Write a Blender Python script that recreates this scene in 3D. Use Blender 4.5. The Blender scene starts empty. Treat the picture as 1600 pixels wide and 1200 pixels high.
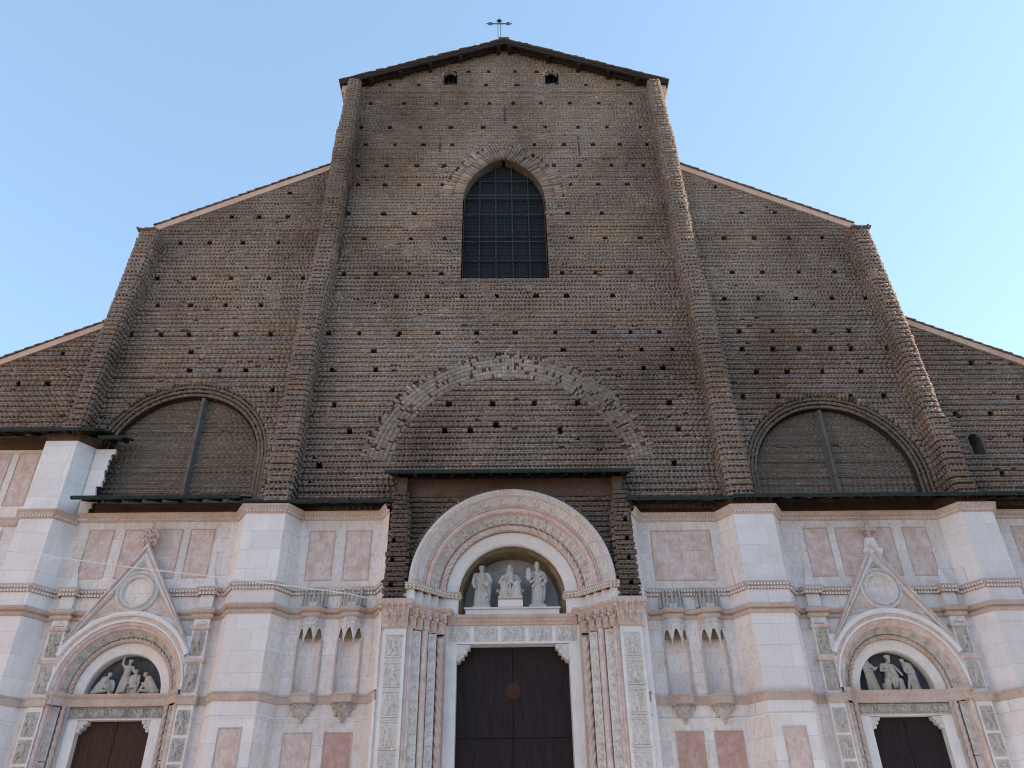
import bpy, math, random
import numpy as np
from mathutils import Matrix, Vector

# ---------------------------------------------------------------- camera
S = bpy.context.scene
COL = S.collection
YAW, PITCH, ROLL = 0.01797, 0.57310, -0.01607
cam_d = bpy.data.cameras.new('camera')
cam = bpy.data.objects.new('camera', cam_d); COL.objects.link(cam)
cy, sy, cp, sp = math.cos(YAW), math.sin(YAW), math.cos(PITCH), math.sin(PITCH)
fwd = Vector((sy*cp, cy*cp, sp)); rgt = Vector((cy, -sy, 0)); upv = rgt.cross(fwd)
r_ = math.cos(ROLL)*rgt + math.sin(ROLL)*upv; u_ = -math.sin(ROLL)*rgt + math.cos(ROLL)*upv
M = Matrix((r_, u_, -fwd)).transposed().to_4x4(); M.translation = Vector((-0.4066, -31.4, 1.7))
cam.matrix_world = M
cam_d.sensor_width = 36; cam_d.lens = 28.0; cam_d.clip_start = 0.1; cam_d.clip_end = 3000
S.camera = cam
# ---------------------------------------------------------------- light
SUN_AZ, SUN_EL = math.radians(83), math.radians(24)
W = bpy.data.worlds.new('World'); S.world = W; W.use_nodes = True
nt = W.node_tree; nt.nodes.clear()
sky = nt.nodes.new('ShaderNodeTexSky'); sky.sky_type = 'NISHITA'; sky.sun_disc = False
sky.sun_elevation = SUN_EL; sky.sun_rotation = SUN_AZ; sky.altitude = 60
sky.air_density = 0.8; sky.dust_density = 0.2; sky.ozone_density = 0.5
bg = nt.nodes.new('ShaderNodeBackground'); bg.inputs[1].default_value = 0.145
wo = nt.nodes.new('ShaderNodeOutputWorld')
gm = nt.nodes.new('ShaderNodeGamma'); gm.inputs[1].default_value = 0.6
tn = nt.nodes.new('ShaderNodeVectorMath'); tn.operation = 'MULTIPLY'; tn.inputs[1].default_value = (.885, 1.05, 1.15)
nt.links.new(sky.outputs[0], gm.inputs[0]); nt.links.new(gm.outputs[0], tn.inputs[0]); nt.links.new(tn.outputs[0], bg.inputs[0]); nt.links.new(bg.outputs[0], wo.inputs[0])
sd = bpy.data.lights.new('sun', 'SUN'); sd.energy = 3.0; sd.angle = math.radians(0.5); sd.color = (1.0, 0.90, 0.76)
sun = bpy.data.objects.new('sun', sd); COL.objects.link(sun)
sv = Vector((math.sin(SUN_AZ)*math.cos(SUN_EL), math.cos(SUN_AZ)*math.cos(SUN_EL), math.sin(SUN_EL)))
sun.rotation_euler = sv.to_track_quat('Z', 'Y').to_euler(); sun.location = (60, 20, 60)
S.view_settings.view_transform = 'Standard'; S.view_settings.look = 'None'
S.view_settings.exposure = 1.95; S.view_settings.gamma = 1.0; S.view_settings.use_curve_mapping = False
S.render.engine = 'CYCLES'; S.cycles.filter_width = 1.1

rng = np.random.default_rng(7); random.seed(7)

# ---------------------------------------------------------------- materials
def new_mat(name):
    m = bpy.data.materials.new(name); m.use_nodes = True
    t = m.node_tree; b = t.nodes['Principled BSDF']; return m, t, b
def N(t, kind, **kw):
    n = t.nodes.new(kind)
    for k, v in kw.items():
        if k.startswith('i_'): n.inputs[int(k[2:]) if k[2:].isdigit() else k[2:].replace('_', ' ')].default_value = v
        else: setattr(n, k, v)
    return n
def noise(t, scale, detail=4, vec=None, rough=.6):
    n = N(t, 'ShaderNodeTexNoise'); n.inputs['Scale'].default_value = scale; n.inputs['Detail'].default_value = detail
    n.inputs['Roughness'].default_value = rough
    if vec is None: vec = geo(t)
    t.links.new(vec, n.inputs['Vector']); return n.outputs[0]
def geo(t):
    g = t.nodes.get('geo_pos')
    if not g: g = t.nodes.new('ShaderNodeNewGeometry'); g.name = 'geo_pos'
    return g.outputs['Position']
def scaled(t, s, vec=None):
    m = N(t, 'ShaderNodeVectorMath', operation='MULTIPLY'); t.links.new(vec or geo(t), m.inputs[0]); m.inputs[1].default_value = s
    return m.outputs[0]
def ramp(t, fac, stops):
    r = t.nodes.new('ShaderNodeValToRGB'); e = r.color_ramp.elements
    while len(e) < len(stops): e.new(0.5)
    for k, (p, c) in enumerate(stops):
        e[k].position = p; e[k].color = (*c, 1) if len(c) == 3 else c
    t.links.new(fac, r.inputs[0]); return r.outputs[0]
def mix(t, a, b, f, mode='MIX'):
    m = N(t, 'ShaderNodeMix', data_type='RGBA', blend_type=mode)
    for s, i in ((f, 0), (a, 6), (b, 7)):
        if isinstance(s, (int, float)): m.inputs[i].default_value = s
        elif isinstance(s, tuple): m.inputs[i].default_value = (*s, 1)
        else: t.links.new(s, m.inputs[i])
    return m.outputs[2]
def bump(t, b, h, strength, dist):
    n = N(t, 'ShaderNodeBump'); n.inputs['Strength'].default_value = strength; n.inputs['Distance'].default_value = dist
    t.links.new(h, n.inputs['Height']); t.links.new(n.outputs[0], b.inputs['Normal'])

def brick_mat(name, hue, stain=(0.5, 0.46, 0.44)):
    m, t, b = new_mat(name)
    ca = N(t, 'ShaderNodeVertexColor', layer_name='col')
    base = mix(t, hue, ca.outputs[0], 1.0, 'MULTIPLY')
    n1 = noise(t, .16, 6, scaled(t, (1, 1, .7)), .65)
    c = mix(t, base, mix(t, base, stain, 1.0, 'MULTIPLY'), ramp(t, n1, [(.38, (0, 0, 0)), (.66, (1, 1, 1))]))
    n2 = noise(t, .5, 5, scaled(t, (1, 1, 1.6)))
    c = mix(t, c, mix(t, c, (1.18, 1.08, 1.0), 1.0, 'MULTIPLY'), ramp(t, n2, [(.5, (0, 0, 0)), (.75, (1, 1, 1))]))
    # pale lime deposits and lichen spots
    n3 = noise(t, 2.3, 6)
    c = mix(t, c, (.34, .31, .27), ramp(t, n3, [(.62, (0, 0, 0)), (.74, (.55, .55, .55))]))
    n5 = noise(t, .33, 3, scaled(t, (1.3, 1, .8)))
    c = mix(t, c, mix(t, c, (1.0, .98, .90), 1.0, 'MULTIPLY'), ramp(t, n5, [(.5, (0, 0, 0)), (.7, (1, 1, 1))]))
    t.links.new(c, b.inputs['Base Color']); b.inputs['Roughness'].default_value = .93; b.inputs['Specular IOR Level'].default_value = .15
    n4 = noise(t, 24, 5); bump(t, b, n4, .35, .02)
    return m

def marble_mat(name, ca, cb, cc, joints=True, vein=.5, grime=.5, jx=1.35, jz=.82, ms=.55):
    m, t, b = new_mat(name)
    n1 = noise(t, ms, 7, None, .7)
    c = ramp(t, n1, [(.30, ca), (.5, cb), (.72, cc)])
    n2 = noise(t, 9, 8, scaled(t, (1, 1, .5)), .7)
    c = mix(t, c, mix(t, c, tuple(x*.78 for x in (1, .96, .93)), 1.0, 'MULTIPLY'), ramp(t, n2, [(.45, (0, 0, 0)), (.7, (vein, vein, vein))]))
    if joints:
        sx = N(t, 'ShaderNodeSeparateXYZ'); t.links.new(geo(t), sx.inputs[0])
        ad = N(t, 'ShaderNodeMath', operation='ADD'); t.links.new(sx.outputs[0], ad.inputs[0]); t.links.new(sx.outputs[1], ad.inputs[1])
        cx = N(t, 'ShaderNodeCombineXYZ'); t.links.new(ad.outputs[0], cx.inputs[0]); t.links.new(sx.outputs[2], cx.inputs[1])
        bt = N(t, 'ShaderNodeTexBrick', offset=.37, squash=.8, squash_frequency=3); t.links.new(cx.outputs[0], bt.inputs[0])
        bt.inputs['Color1'].default_value = (1, 1, 1, 1); bt.inputs['Color2'].default_value = (.80, .765, .75, 1)
        bt.inputs['Mortar'].default_value = (.50, .44, .40, 1); bt.inputs['Scale'].default_value = 1.0
        bt.inputs['Mortar Size'].default_value = .008; bt.inputs['Mortar Smooth'].default_value = .3
        bt.inputs['Brick Width'].default_value = jx; bt.inputs['Row Height'].default_value = jz; bt.inputs['Bias'].default_value = -.15
        c = mix(t, c, bt.outputs[0], .6, 'MULTIPLY')
    # yellowish run-off stains and grey grime
    n3 = noise(t, .8, 6, scaled(t, (4.2, 4.2, .45)), .65)
    c = mix(t, c, mix(t, c, (.92, .84, .66), 1.0, 'MULTIPLY'), ramp(t, n3, [(.52, (0, 0, 0)), (.74, (grime, grime, grime))]))
    n4 = noise(t, 2.7, 8, scaled(t, (1, 1, .8)), .75)
    c = mix(t, c, mix(t, c, (.66, .63, .6), 1.0, 'MULTIPLY'), ramp(t, n4, [(.57, (0, 0, 0)), (.78, (grime, grime, grime))]))
    t.links.new(c, b.inputs['Base Color']); b.inputs['Roughness'].default_value = .62; b.inputs['Specular IOR Level'].default_value = .25
    bump(t, b, noise(t, 30, 6), .25, .01)
    return m
def simple(name, c1, c2, scale=3,  rough=.8, bs=20, bd=.01, metallic=0, spec=.3):
    m, t, b = new_mat(name)
    c = ramp(t, noise(t, scale, 6, scaled(t, (4, 4, .35)) if 'door' in name else None), [(.35, c1), (.65, c2)])
    t.links.new(c, b.inputs['Base Color']); b.inputs['Roughness'].default_value = rough; b.inputs['Metallic'].default_value = metallic
    b.inputs['Specular IOR Level'].default_value = spec
    bump(t, b, noise(t, bs, 5), .4, bd); return m
M_BR = brick_mat('rough_brick', (.325, .253, .212))
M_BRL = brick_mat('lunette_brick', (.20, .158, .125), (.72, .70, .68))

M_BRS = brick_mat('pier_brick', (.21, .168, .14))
M_WH = marble_mat('white_marble', (.76, .70, .68), (.86, .81, .80), (.80, .735, .69), vein=.35, grime=.4)
M_WHW = marble_mat('cream_marble', (.70, .63, .605), (.82, .76, .74), (.78, .67, .575), vein=.9, grime=.85)
M_WHP = marble_mat('plain_white_marble', (.70, .665, .64), (.80, .77, .75), (.75, .70, .65), joints=False)
M_PK = marble_mat('pink_marble', (.56, .40, .355), (.67, .53, .485), (.76, .68, .64), joints=False, vein=1, grime=.8, ms=2.2)
M_PKB = marble_mat('pink_band_marble', (.47, .345, .29), (.57, .45, .39), (.64, .55, .49), joints=False, vein=1, grime=.8)
M_PKL = marble_mat('pale_pink_marble', (.58, .49, .45), (.67, .59, .55), (.70, .65, .62), joints=False, vein=1, grime=.8, ms=1.5)
M_RD = marble_mat('red_marble', (.46, .28, .235), (.52, .33, .28), (.60, .46, .41), joints=False, vein=1, ms=2.2)
M_CARVE = marble_mat('carved_marble', (.56, .53, .51), (.68, .65, .635), (.64, .59, .54), joints=False, vein=1, grime=.9)
M_CARVD = marble_mat('weathered_carved_marble', (.40, .365, .34), (.55, .51, .48), (.58, .52, .465), joints=False, vein=1, grime=1)
M_STAT = marble_mat('statue_stone', (.46, .43, .405), (.57, .54, .515), (.50, .465, .43), joints=False, vein=1, grime=1)
M_STATD = marble_mat('weathered_statue_stone', (.40, .365, .33), (.50, .46, .42), (.46, .42, .38), joints=False, vein=1, grime=1)
M_CAP = marble_mat('capital_marble', (.50, .37, .31), (.62, .48, .42), (.64, .54, .49), joints=False, vein=1, grime=.9)
M_TYM = simple('tympanum_plaster', (.30, .30, .31), (.42, .40, .38), 2.5)
M_TYMD = simple('slate_tympanum', (.055, .06, .075), (.10, .10, .115), 3)
M_OCH = simple('stained_and_shade_stone', (.16, .125, .08), (.30, .22, .13), 3)  # stained vault stone; also the painted shade behind the niche canopies
M_PLA = simple('brown_plaster', (.085, .056, .040), (.13, .09, .066), 2)
M_RIB = simple('rib_stone', (.10, .09, .08), (.15, .132, .118), 3)
M_GUT = simple('copper_gutter', (.018, .030, .030), (.04, .058, .056), 5, .7, spec=.15)
M_WOOD = simple('dark_timber', (.020, .013, .010), (.045, .030, .024), 4)
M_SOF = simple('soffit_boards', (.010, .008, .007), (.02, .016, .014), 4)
M_COP = simple('coping_plaster', (.50, .33, .25), (.60, .42, .33), 2)
M_TILE = simple('roof_tiles', (.16, .09, .06), (.28, .16, .11), 6)
M_DOOR = simple('dark_door_wood', (.022, .017, .019), (.036, .027, .029), 2.5, .75, 14, .012, spec=.12)
M_DOORB = simple('brown_door_wood', (.055, .030, .020), (.08, .045, .030), 2.5, .75, 14, .012, spec=.12)
M_IRON = simple('wrought_iron', (.02, .022, .025), (.04, .042, .045), 4, .6)
M_BAR = simple('window_bars', (.03, .033, .038), (.055, .058, .065), 4, .8, spec=.05)
M_GLASS, _t, _b = new_mat('leaded_glass')
_n = noise(_t, 9, 6); _c = ramp(_t, _n, [(.5, (.010, .011, .014)), (.64, (.02, .022, .028)), (.78, (.16, .165, .18))])
_t.links.new(_c, _b.inputs['Base Color']); _b.inputs['Roughness'].default_value = .6; _b.inputs['Specular IOR Level'].default_value = .2; bump(_t, _b, noise(_t, 5, 3), .5, .03)
M_DARK = simple('dark_interior', (.015, .012, .012), (.03, .025, .022), 3)
M_CABLE = simple('white_cable', (.7, .7, .7), (.8, .8, .8), 3)
M_PAVE = simple('paving_stone', (.12, .105, .09), (.17, .15, .13), .8)
M_OCHW = simple('ochre_render', (.66, .42, .24), (.74, .50, .30), .4)
M_SHUT = simple('window_shutter', (.10, .09, .07), (.14, .12, .09), 2)

# ---------------------------------------------------------------- mesh helpers
class MB:
    def __init__(s): s.v = []; s.f = []; s.n = 0
    def add(s, verts, faces):
        o = s.n; s.v.extend([tuple(map(float, p)) for p in verts]); s.n += len(verts)
        s.f.extend([tuple(int(i)+o for i in f) for f in faces])
        return s
    def box(s, x0, x1, y0, y1, z0, z1):
        return s.add([(x0,y0,z0),(x1,y0,z0),(x1,y1,z0),(x0,y1,z0),(x0,y0,z1),(x1,y0,z1),(x1,y1,z1),(x0,y1,z1)],
            [(0,3,2,1),(4,5,6,7),(0,1,5,4),(1,2,6,5),(2,3,7,6),(3,0,4,7)])
    def quad(s, a, b, c, d): return s.add([a, b, c, d], [(0, 1, 2, 3)])
    def grid(s, P, close_u=False, close_v=False):
        P = np.asarray(P, float); nu, nv = P.shape[:2]; F = []
        for i in range(nu if close_u else nu-1):
            for j in range(nv if close_v else nv-1):
                a = i*nv+j; b = ((i+1) % nu)*nv+j; c = ((i+1) % nu)*nv+(j+1) % nv; d = i*nv+(j+1) % nv
                F.append((a, b, c, d))
        return s.add(P.reshape(-1, 3), F)
    def cyl(s, p, q, r, r2=None, n=10, caps=True):
        p, q = np.array(p, float), np.array(q, float); r2 = r if r2 is None else r2
        d = q-p; d /= (np.linalg.norm(d)+1e-9); a = np.cross(d, (0, 0, 1) if abs(d[2]) < .9 else (1, 0, 0)); a /= np.linalg.norm(a); b = np.cross(d, a)
        th = np.arange(n)*2*math.pi/n; c = np.cos(th)[:, None]*a+np.sin(th)[:, None]*b
        V = np.vstack([p+c*r, q+c*r2]); F = [(i, (i+1) % n, n+(i+1) % n, n+i) for i in range(n)]
        if caps: F += [tuple(range(n-1, -1, -1)), tuple(range(n, 2*n))]
        return s.add(V, F)
    def ball(s, c, rx, ry=None, rz=None, n=8, m=6):
        ry = ry or rx; rz = rz or rx; V = []; F = []
        for i in range(m+1):
            ph = math.pi*i/m
            for j in range(n):
                th = 2*math.pi*j/n; V.append((c[0]+rx*math.sin(ph)*math.cos(th), c[1]+ry*math.sin(ph)*math.sin(th), c[2]+rz*math.cos(ph)))
        for i in range(m):
            for j in range(n): F.append((i*n+j, i*n+(j+1) % n, (i+1)*n+(j+1) % n, (i+1)*n+j))
        return s.add(V, F)
def link(name, me, mat, parent=None, label=None, smooth=False):
    o = bpy.data.objects.new(name, me); COL.objects.link(o)
    if mat: me.materials.append(mat)
    if smooth: me.polygons.foreach_set('use_smooth', [True]*len(me.polygons))
    if parent: o.parent = parent
    if label: o['label'] = label
    return o
def part(name, mb, mat, parent=None, label=None, smooth=False):
    me = bpy.data.meshes.new(name); me.from_pydata(mb.v, [], mb.f); me.update()
    return link(name, me, mat, parent, label, smooth)
def top(o, label, cat, group=None):
    o['label'] = label; o['category'] = cat
    if group: o['group'] = group
    return o
def empty(name, loc=(0, 0, 0), parent=None):
    o = bpy.data.objects.new(name, None); COL.objects.link(o); o.location = loc; o.empty_display_size = .5
    if parent: o.parent = parent
    return o
def holder(name, mb, mat, parent, label=None):     # a part that carries sub-parts
    return part(name, mb, mat, parent, label)

# bulk brick boxes --------------------------------------------------------
class Bricks:
    """boxes in a local frame (u along the face, d outward, z up) mapped by F"""
    def __init__(s): s.V = []; s.Q = []; s.C = []; s.n = 0
    def boxes(s, F, u0, u1, z0, z1, d0, d1, col):
        u0, u1, z0, z1, d0, d1 = [np.atleast_1d(np.asarray(a, float)) for a in np.broadcast_arrays(u0, u1, z0, z1, d0, d1)]
        n = len(u0)
        if n == 0: return
        U = np.stack([u0, u1, u1, u0, u0, u1, u1, u0], 1); Z = np.stack([z0, z0, z1, z1, z0, z0, z1, z1], 1); D = np.stack([d0]*4+[d1]*4, 1)
        V = F(U, D, Z).reshape(-1, 3)
        q = np.array([(4, 5, 6, 7), (0, 4, 7, 3), (1, 2, 6, 5), (3, 7, 6, 2), (0, 1, 5, 4)])
        Q = (np.arange(n)[:, None, None]*8+q[None]).reshape(-1, 4)+s.n
        col = np.broadcast_to(col, (n, 3))
        s.V.append(V); s.Q.append(Q); s.C.append(np.repeat(col, 5, 0)); s.n += len(V)
    def quads(s, P, col):
        P = np.asarray(P, float).reshape(-1, 4, 3); n = len(P)
        if n == 0: return
        s.V.append(P.reshape(-1, 3)); s.Q.append(np.arange(n*4).reshape(n, 4)+s.n)
        s.C.append(np.broadcast_to(col, (n, 3))); s.n += n*4
    def build(s, name, mat, parent, label=None):
        V = np.vstack(s.V); Q = np.vstack(s.Q); C = np.vstack(s.C)
        me = bpy.data.meshes.new(name); me.vertices.add(len(V)); me.vertices.foreach_set('co', V.ravel().astype(np.float32))
        me.loops.add(Q.size); me.loops.foreach_set('vertex_index', Q.ravel().astype(np.int32))
        me.polygons.add(len(Q)); me.polygons.foreach_set('loop_start', np.arange(0, Q.size, 4, dtype=np.int32))
        me.update(calc_edges=True); me.validate()
        a = me.color_attributes.new('col', 'FLOAT_COLOR', 'CORNER')
        cc = np.ones((Q.size, 4), np.float32); cc[:, :3] = np.repeat(C, 4, 0); a.data.foreach_set('color', cc.ravel())
        return link(name, me, mat, parent, label)
def bcol(n, dark=0):
    b = rng.normal(1.0, .09, n).clip(.65, 1.4); h = rng.normal(0, .035, n)
    c = np.stack([b*(1+h), b, b*(1-h*.6)], 1)
    pale = rng.random(n) < .035; c[pale] *= 1.3
    red = rng.random(n) < .04; c[red] *= (1.10, .92, .84)
    return c
MORT_SHADE = np.array([[.34, .32, .31]])  # mortar tone, darkened so that the brick pits look shaded
def front(y): return lambda U, D, Z: np.stack([U, y-D, Z], -1)
def rowh(z): return min(.31, max(.225, .305-.0042*(z-17)))
def noise1(u, k, seed):      # cheap smooth 2-d value noise
    x = u/1.1; i = np.floor(x).astype(int); f = x-i; f = f*f*(3-2*f); kk = k//2
    h = lambda a: (np.sin(a*127.1+kk*311.7+seed*74.7)*43758.5453) % 1
    return h(i)*(1-f)+h(i+1)*f
def masonry(B, F, z0, z1, spans, holes=(), seed=0, depth=.22, dens=1, rh=rowh, pits=True, jit=.012, back=True, hole_w=.25):
    z = z0; k = 0; hs = [tuple(h) for h in holes]
    while z < z1-.02:
        h = min(rh(z), z1-z) if z1-z > .1 else z1-z
        zm = z+h/2; sp = [s for s in spans(zm) if s[1]-s[0] > .06]
        kind = rng.random(); row_off = rng.random()
        drow = depth+rng.normal(0, .012)+(.035 if rng.random() < .12 else 0)
        hh = [a for a in hs if z <= a[1] < z+h]
        for a, b in sp:
            segs = []; cur = a
            for hx, hz in sorted(hh):
                if a < hx-hole_w/2 and hx+hole_w/2 < b:
                    q_ = hole_w/2*rng.uniform(.75, 1.2); l, r = hx-q_, hx+q_; segs.append((cur, l)); cur = r
                    Fd = lambda u, d, zz: F(np.array([u]), np.array([d]), np.array([zz]))[0]
                    q = []; e = -.55; zt = z+h
                    for (ua, ub, za, zb, da, db) in ((l, l, z, zt, 0, e), (r, r, z, zt, 0, e)):
                        q.append([Fd(ua, drow, za), Fd(ua, e, za), Fd(ua, e, zb), Fd(ua, drow, zb)])
                    q.append([Fd(l, drow, z), Fd(r, drow, z), Fd(r, e, z), Fd(l, e, z)])
                    q.append([Fd(l, drow, zt), Fd(r, drow, zt), Fd(r, e, zt), Fd(l, e, zt)])
                    q.append([Fd(l, e, z), Fd(r, e, z), Fd(r, e, zt), Fd(l, e, zt)])
                    B.quads(q, np.array([[.6, .6, .6]]))
            segs.append((cur, b))
            for (l, r) in segs:
                if r-l < .04: continue
                if back:
                    P = F(np.array([l, r, r, l]), np.zeros(4), np.array([z, z, z+h, z+h])); B.quads(P, MORT_SHADE*.8)  # backing of the pits, their shade put into the colour
                # projecting band of stretcher bricks
                zb = z+h*((.46 if z > 27 else .38) if pits else 0)
                
                for c in range(2):
                    e = np.concatenate([[l], np.arange(l+.06+.2*rng.random(), r-.06, .262), [r]]); nb = len(e)-1; e[1:-1] += rng.normal(0, .012, nb-1)
                    za = zb+(z+h-zb)*c/2; zc = zb+(z+h-zb)*(c+1)/2
                    dj = drow+rng.normal(0, jit*.7, nb)
                    miss = rng.random(nb) < .012; dj[miss] = .03
                    B.boxes(F, e[:-1]+.0015, e[1:]-.0015, za+.004, zc+(.006 if c else -.004), -.01, dj, bcol(nb)*(1.0 if c == 0 else .94))
                if not pits: continue
                # toothed course below it
                nt_ = max(1, int(round((r-l)/.185))); e = np.linspace(l, r, nt_+1); w = e[1]-e[0]; sh_ = (rng.random()-.5)*w*.5 if nt_ > 3 else 0
                nz = noise1(e[:-1], k, seed)
                if kind < (.12 if z > 27 else .2): keep = np.zeros(nt_, bool); fill = keep.copy()
                else: keep = nz > .10; fill = nz > .86
                cen = e[:-1]+w*.5+sh_+rng.normal(0, .007, nt_)
                hw = np.where(fill, w*.5, w*.175*rng.normal(1, .1, nt_))
                keep |= fill
                m = keep
                B.boxes(F, (cen-hw)[m], (cen+hw)[m], z, zb+.003, -.01, (drow-(.02 if z > 27 else .055)+rng.normal(0, jit, nt_))[m], bcol(m.sum()))
        z += h; k += 1
def voussoirs(B, F, cx, cz, r0, r1, a0, a1, step, depth, zs=1, jit=.015, gap=.22, nr=0, tint=None, miss=.10, rag=.09):
    L = (a1-a0)*(r0+r1)/2; n = int(L/step); th = np.linspace(a0, a1, n+1)
    t0 = th[:-1]+(th[1]-th[0])*gap*.5; t1 = th[1:]-(th[1]-th[0])*gap*.5
    nr = nr or max(1, int(round((r1-r0)/.30)))
    for i in range(nr):
        ra = r0+(r1-r0)*i/nr+.008; rb = r0+(r1-r0)*(i+1)/nr-.008
        rj = rng.normal(0, (rag if tint is not None else .02) if i == nr-1 else 0, n); 
        dj = depth+rng.normal(0, jit, n)
        if tint is not None: dj[rng.random(n) < miss] *= .6
        off = (rng.random(n)-.5)*.0
        U = np.stack([cx+ra*np.cos(t0), cx+ra*np.cos(t1), cx+(rb+rj)*np.cos(t1), cx+(rb+rj)*np.cos(t0)]*2, 1)
        Z = np.stack([cz+zs*ra*np.sin(t0), cz+zs*ra*np.sin(t1), cz+zs*(rb+rj)*np.sin(t1), cz+zs*(rb+rj)*np.sin(t0)]*2, 1)
        D = np.concatenate([np.full((n, 4), -.01), np.repeat(dj[:, None], 4, 1)], 1)
        V = F(U, D, Z).reshape(-1, 3)
        q = np.array([(4, 5, 6, 7), (0, 4, 7, 3), (1, 2, 6, 5), (3, 7, 6, 2), (0, 1, 5, 4)])
        Q = (np.arange(n)[:, None, None]*8+q[None]).reshape(-1, 4)+B.n
        B.V.append(V); B.Q.append(Q); cc = bcol(n)*1.08
        if tint is not None: cc = cc*tint(np.sin((t0+t1)/2))[:, None]
        B.C.append(np.repeat(cc, 5, 0)); B.n += len(V)

def interp(pts): 
    zs = [p[0] for p in pts]; xs = [p[1] for p in pts]
    return lambda z: float(np.interp(z, zs, xs))
def sub_spans(sp, cut):
    out = []
    for a, b in sp:
        if cut is None or cut[1] <= a or cut[0] >= b: out.append((a, b)); continue
        if cut[0] > a: out.append((a, cut[0]))
        if cut[1] < b: out.append((cut[1], b))
    return out

# ================================================================ GROUND
g = MB(); g.box(-260, 260, -300, 200, -.5, 0); o = part('ground', g, M_PAVE); o['kind'] = 'structure'
g = MB()
for k in range(7): g.box(-30-.3*k+2, 30+.3*k-2, -5.2-.38*k, 1.5, .004 if k == 6 else .0+.17*(6-k)+.0, .17*(7-k))
o = part('steps', g, M_WHP); o['kind'] = 'structure'

# ================================================================ CHURCH
church = top(empty('church', (0, 0, 0)), 'huge unfinished church front with white and pink marble below and bare rough brick gable above', 'church')
YB = 1.1                                  # plane of the rough brick walls
# edges of the brick buttresses (z -> |x|)
nb_out = interp([(15.8, 10.5), (20, 10.42), (22, 10.32), (25, 10.24), (28, 10.2), (28.6, 9.98), (33, 9.92), (36.5, 9.9), (39.5, 9.85), (41, 9.72), (44.6, 9.6)])
nb_in = interp([(15.8, 9.52), (20, 9.45), (25, 9.35), (28, 9.3), (28.6, 9.16), (36, 9.08), (44.6, 9.0)])
ob_out = interp([(15.8, 20.3), (19.9, 20.05), (20.2, 19.9), (25.5, 19.75), (31.7, 19.45)])
ob_in = interp([(15.8, 19.5), (19.9, 19.3), (25, 19.1), (31.7, 18.6)])
WCX, WS, WSP, WR = -.1, 2.28, 35.1, 3.60
def win_half(z, off=0):
    if z < 29.13: return None
    if z < WSP: return WS+off
    q = (WR+off)**2-(z-WSP)**2
    if q <= 0: return None
    h = math.sqrt(q)-(WR-WS); return h if h > 0 else None
def arch_cut(z, cx, zc, r):
    if z < zc: return (cx-r, cx+r)
    d = r*r-(z-zc)**2
    if d <= 0: return None
    h = math.sqrt(d); return (cx-h, cx+h)
def nave_top(z):      # half width under the gable
    return min(9.75, (48.75-z)/.36) if z > 45 else 9.75
attic = [(-3.44, .33), (3.03, .33)]
def spans_nave(z):
    x = min(nave_top(z), nb_in(min(z, 44.6))+.15)
    if z > 44.6: x = min(nave_top(z), 9.75)
    sp = [(-x, x)]
    w = win_half(z, .06)
    if w: sp = sub_spans(sp, (WCX-w, WCX+w))
    if 45.3 < z < 46.85:
        for c, hw in attic: sp = sub_spans(sp, arch_cut(z, c, 46.2, hw+(.26 if z > 46.2 else .03)))
    # radial brickwork of the window arch
    if z > WSP:
        w2 = win_half(z, 1.18)
        if w2:
            w1 = win_half(z, .06)
            if w1: sp = sub_spans(sub_spans(sp, (WCX-w2, WCX-w1)), (WCX+w1, WCX+w2))
            else:
                wd = .394*(z-38.4); sp = sub_spans(sub_spans(sp, (WCX-w2, WCX-min(wd, w2))), (WCX+min(wd, w2), WCX+w2))
    # relieving arch
    dz = z-17.5
    ro, ri = 6.7+.12*math.sin(z*37.1), 5.45+.1*math.sin(z*53.3)
    if 1.0 <= dz < ro:
        xo = math.sqrt(ro*ro-dz*dz)
        if dz < ri:
            xi = math.sqrt(ri*ri-dz*dz); sp = sub_spans(sub_spans(sp, (-xo-.05, -xi)), (xi, xo-.05))
        else: sp = sub_spans(sp, (-xo, xo))
    return sp
holes = {45.24: [-7.28,-5.44,-1.15,.81,5.2,7.3], 46.6: [-2.3,-1,.7,2.1], 43.36: [-8.35,-6.27,-4.27,-2.4,-.95,.54,2.26,4.07,5.88,7.89],
 41.08: [-8.74,-6.99,-5.16,-3.29,-1.33,.62,2.46,4.46,6.23,8.27], 39.52: [-8.34,-6.58,-4.89,-3.17,1.75,3.52,5.26,6.88,8.5],
 37.7: [-8.63,-6.95,-5.18,-3.57,2.83,4.34,6.23,8.11], 36.1: [-8.49,-6.94,-4.99,-3.6,3.75,5.35,7.02], 33.82: [-8.85,-6.85,-5.13,3.46,5.37],
 31.97: [-7.76,-5.21,-3.38,3.54,5.41,7.35], 29.46: [-8.63,-6.94,-5.17,-3.47,2.93,4.7,6.58], 27.85: [-5.75,-4.15,-2.35,-.55,1.51,3.08,5.49],
 25.5: [-9.0,-7.46,-5.43,-3.5,-1.56,.38,2.41,4.36,6.21,7.67], 24.46: [-6.64,2.75,6.65,8.19], 23.45: [-8.59,-6.46,6.64,7.6],
 21.5: [-8.26,-2.83,-.76,1.23,3.28,7.67], 19.85: [-7.4,-2.99,-1.8,2.38,7.92], 20.4: [-.6], 18.3: [-8.6, 7.5]}
def hl(d): return [(x, z) for z, xs in d.items() for x in xs]
B = Bricks()
masonry(B, front(YB), 15.9, 48.7, spans_nave, hl(holes), 1)
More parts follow.
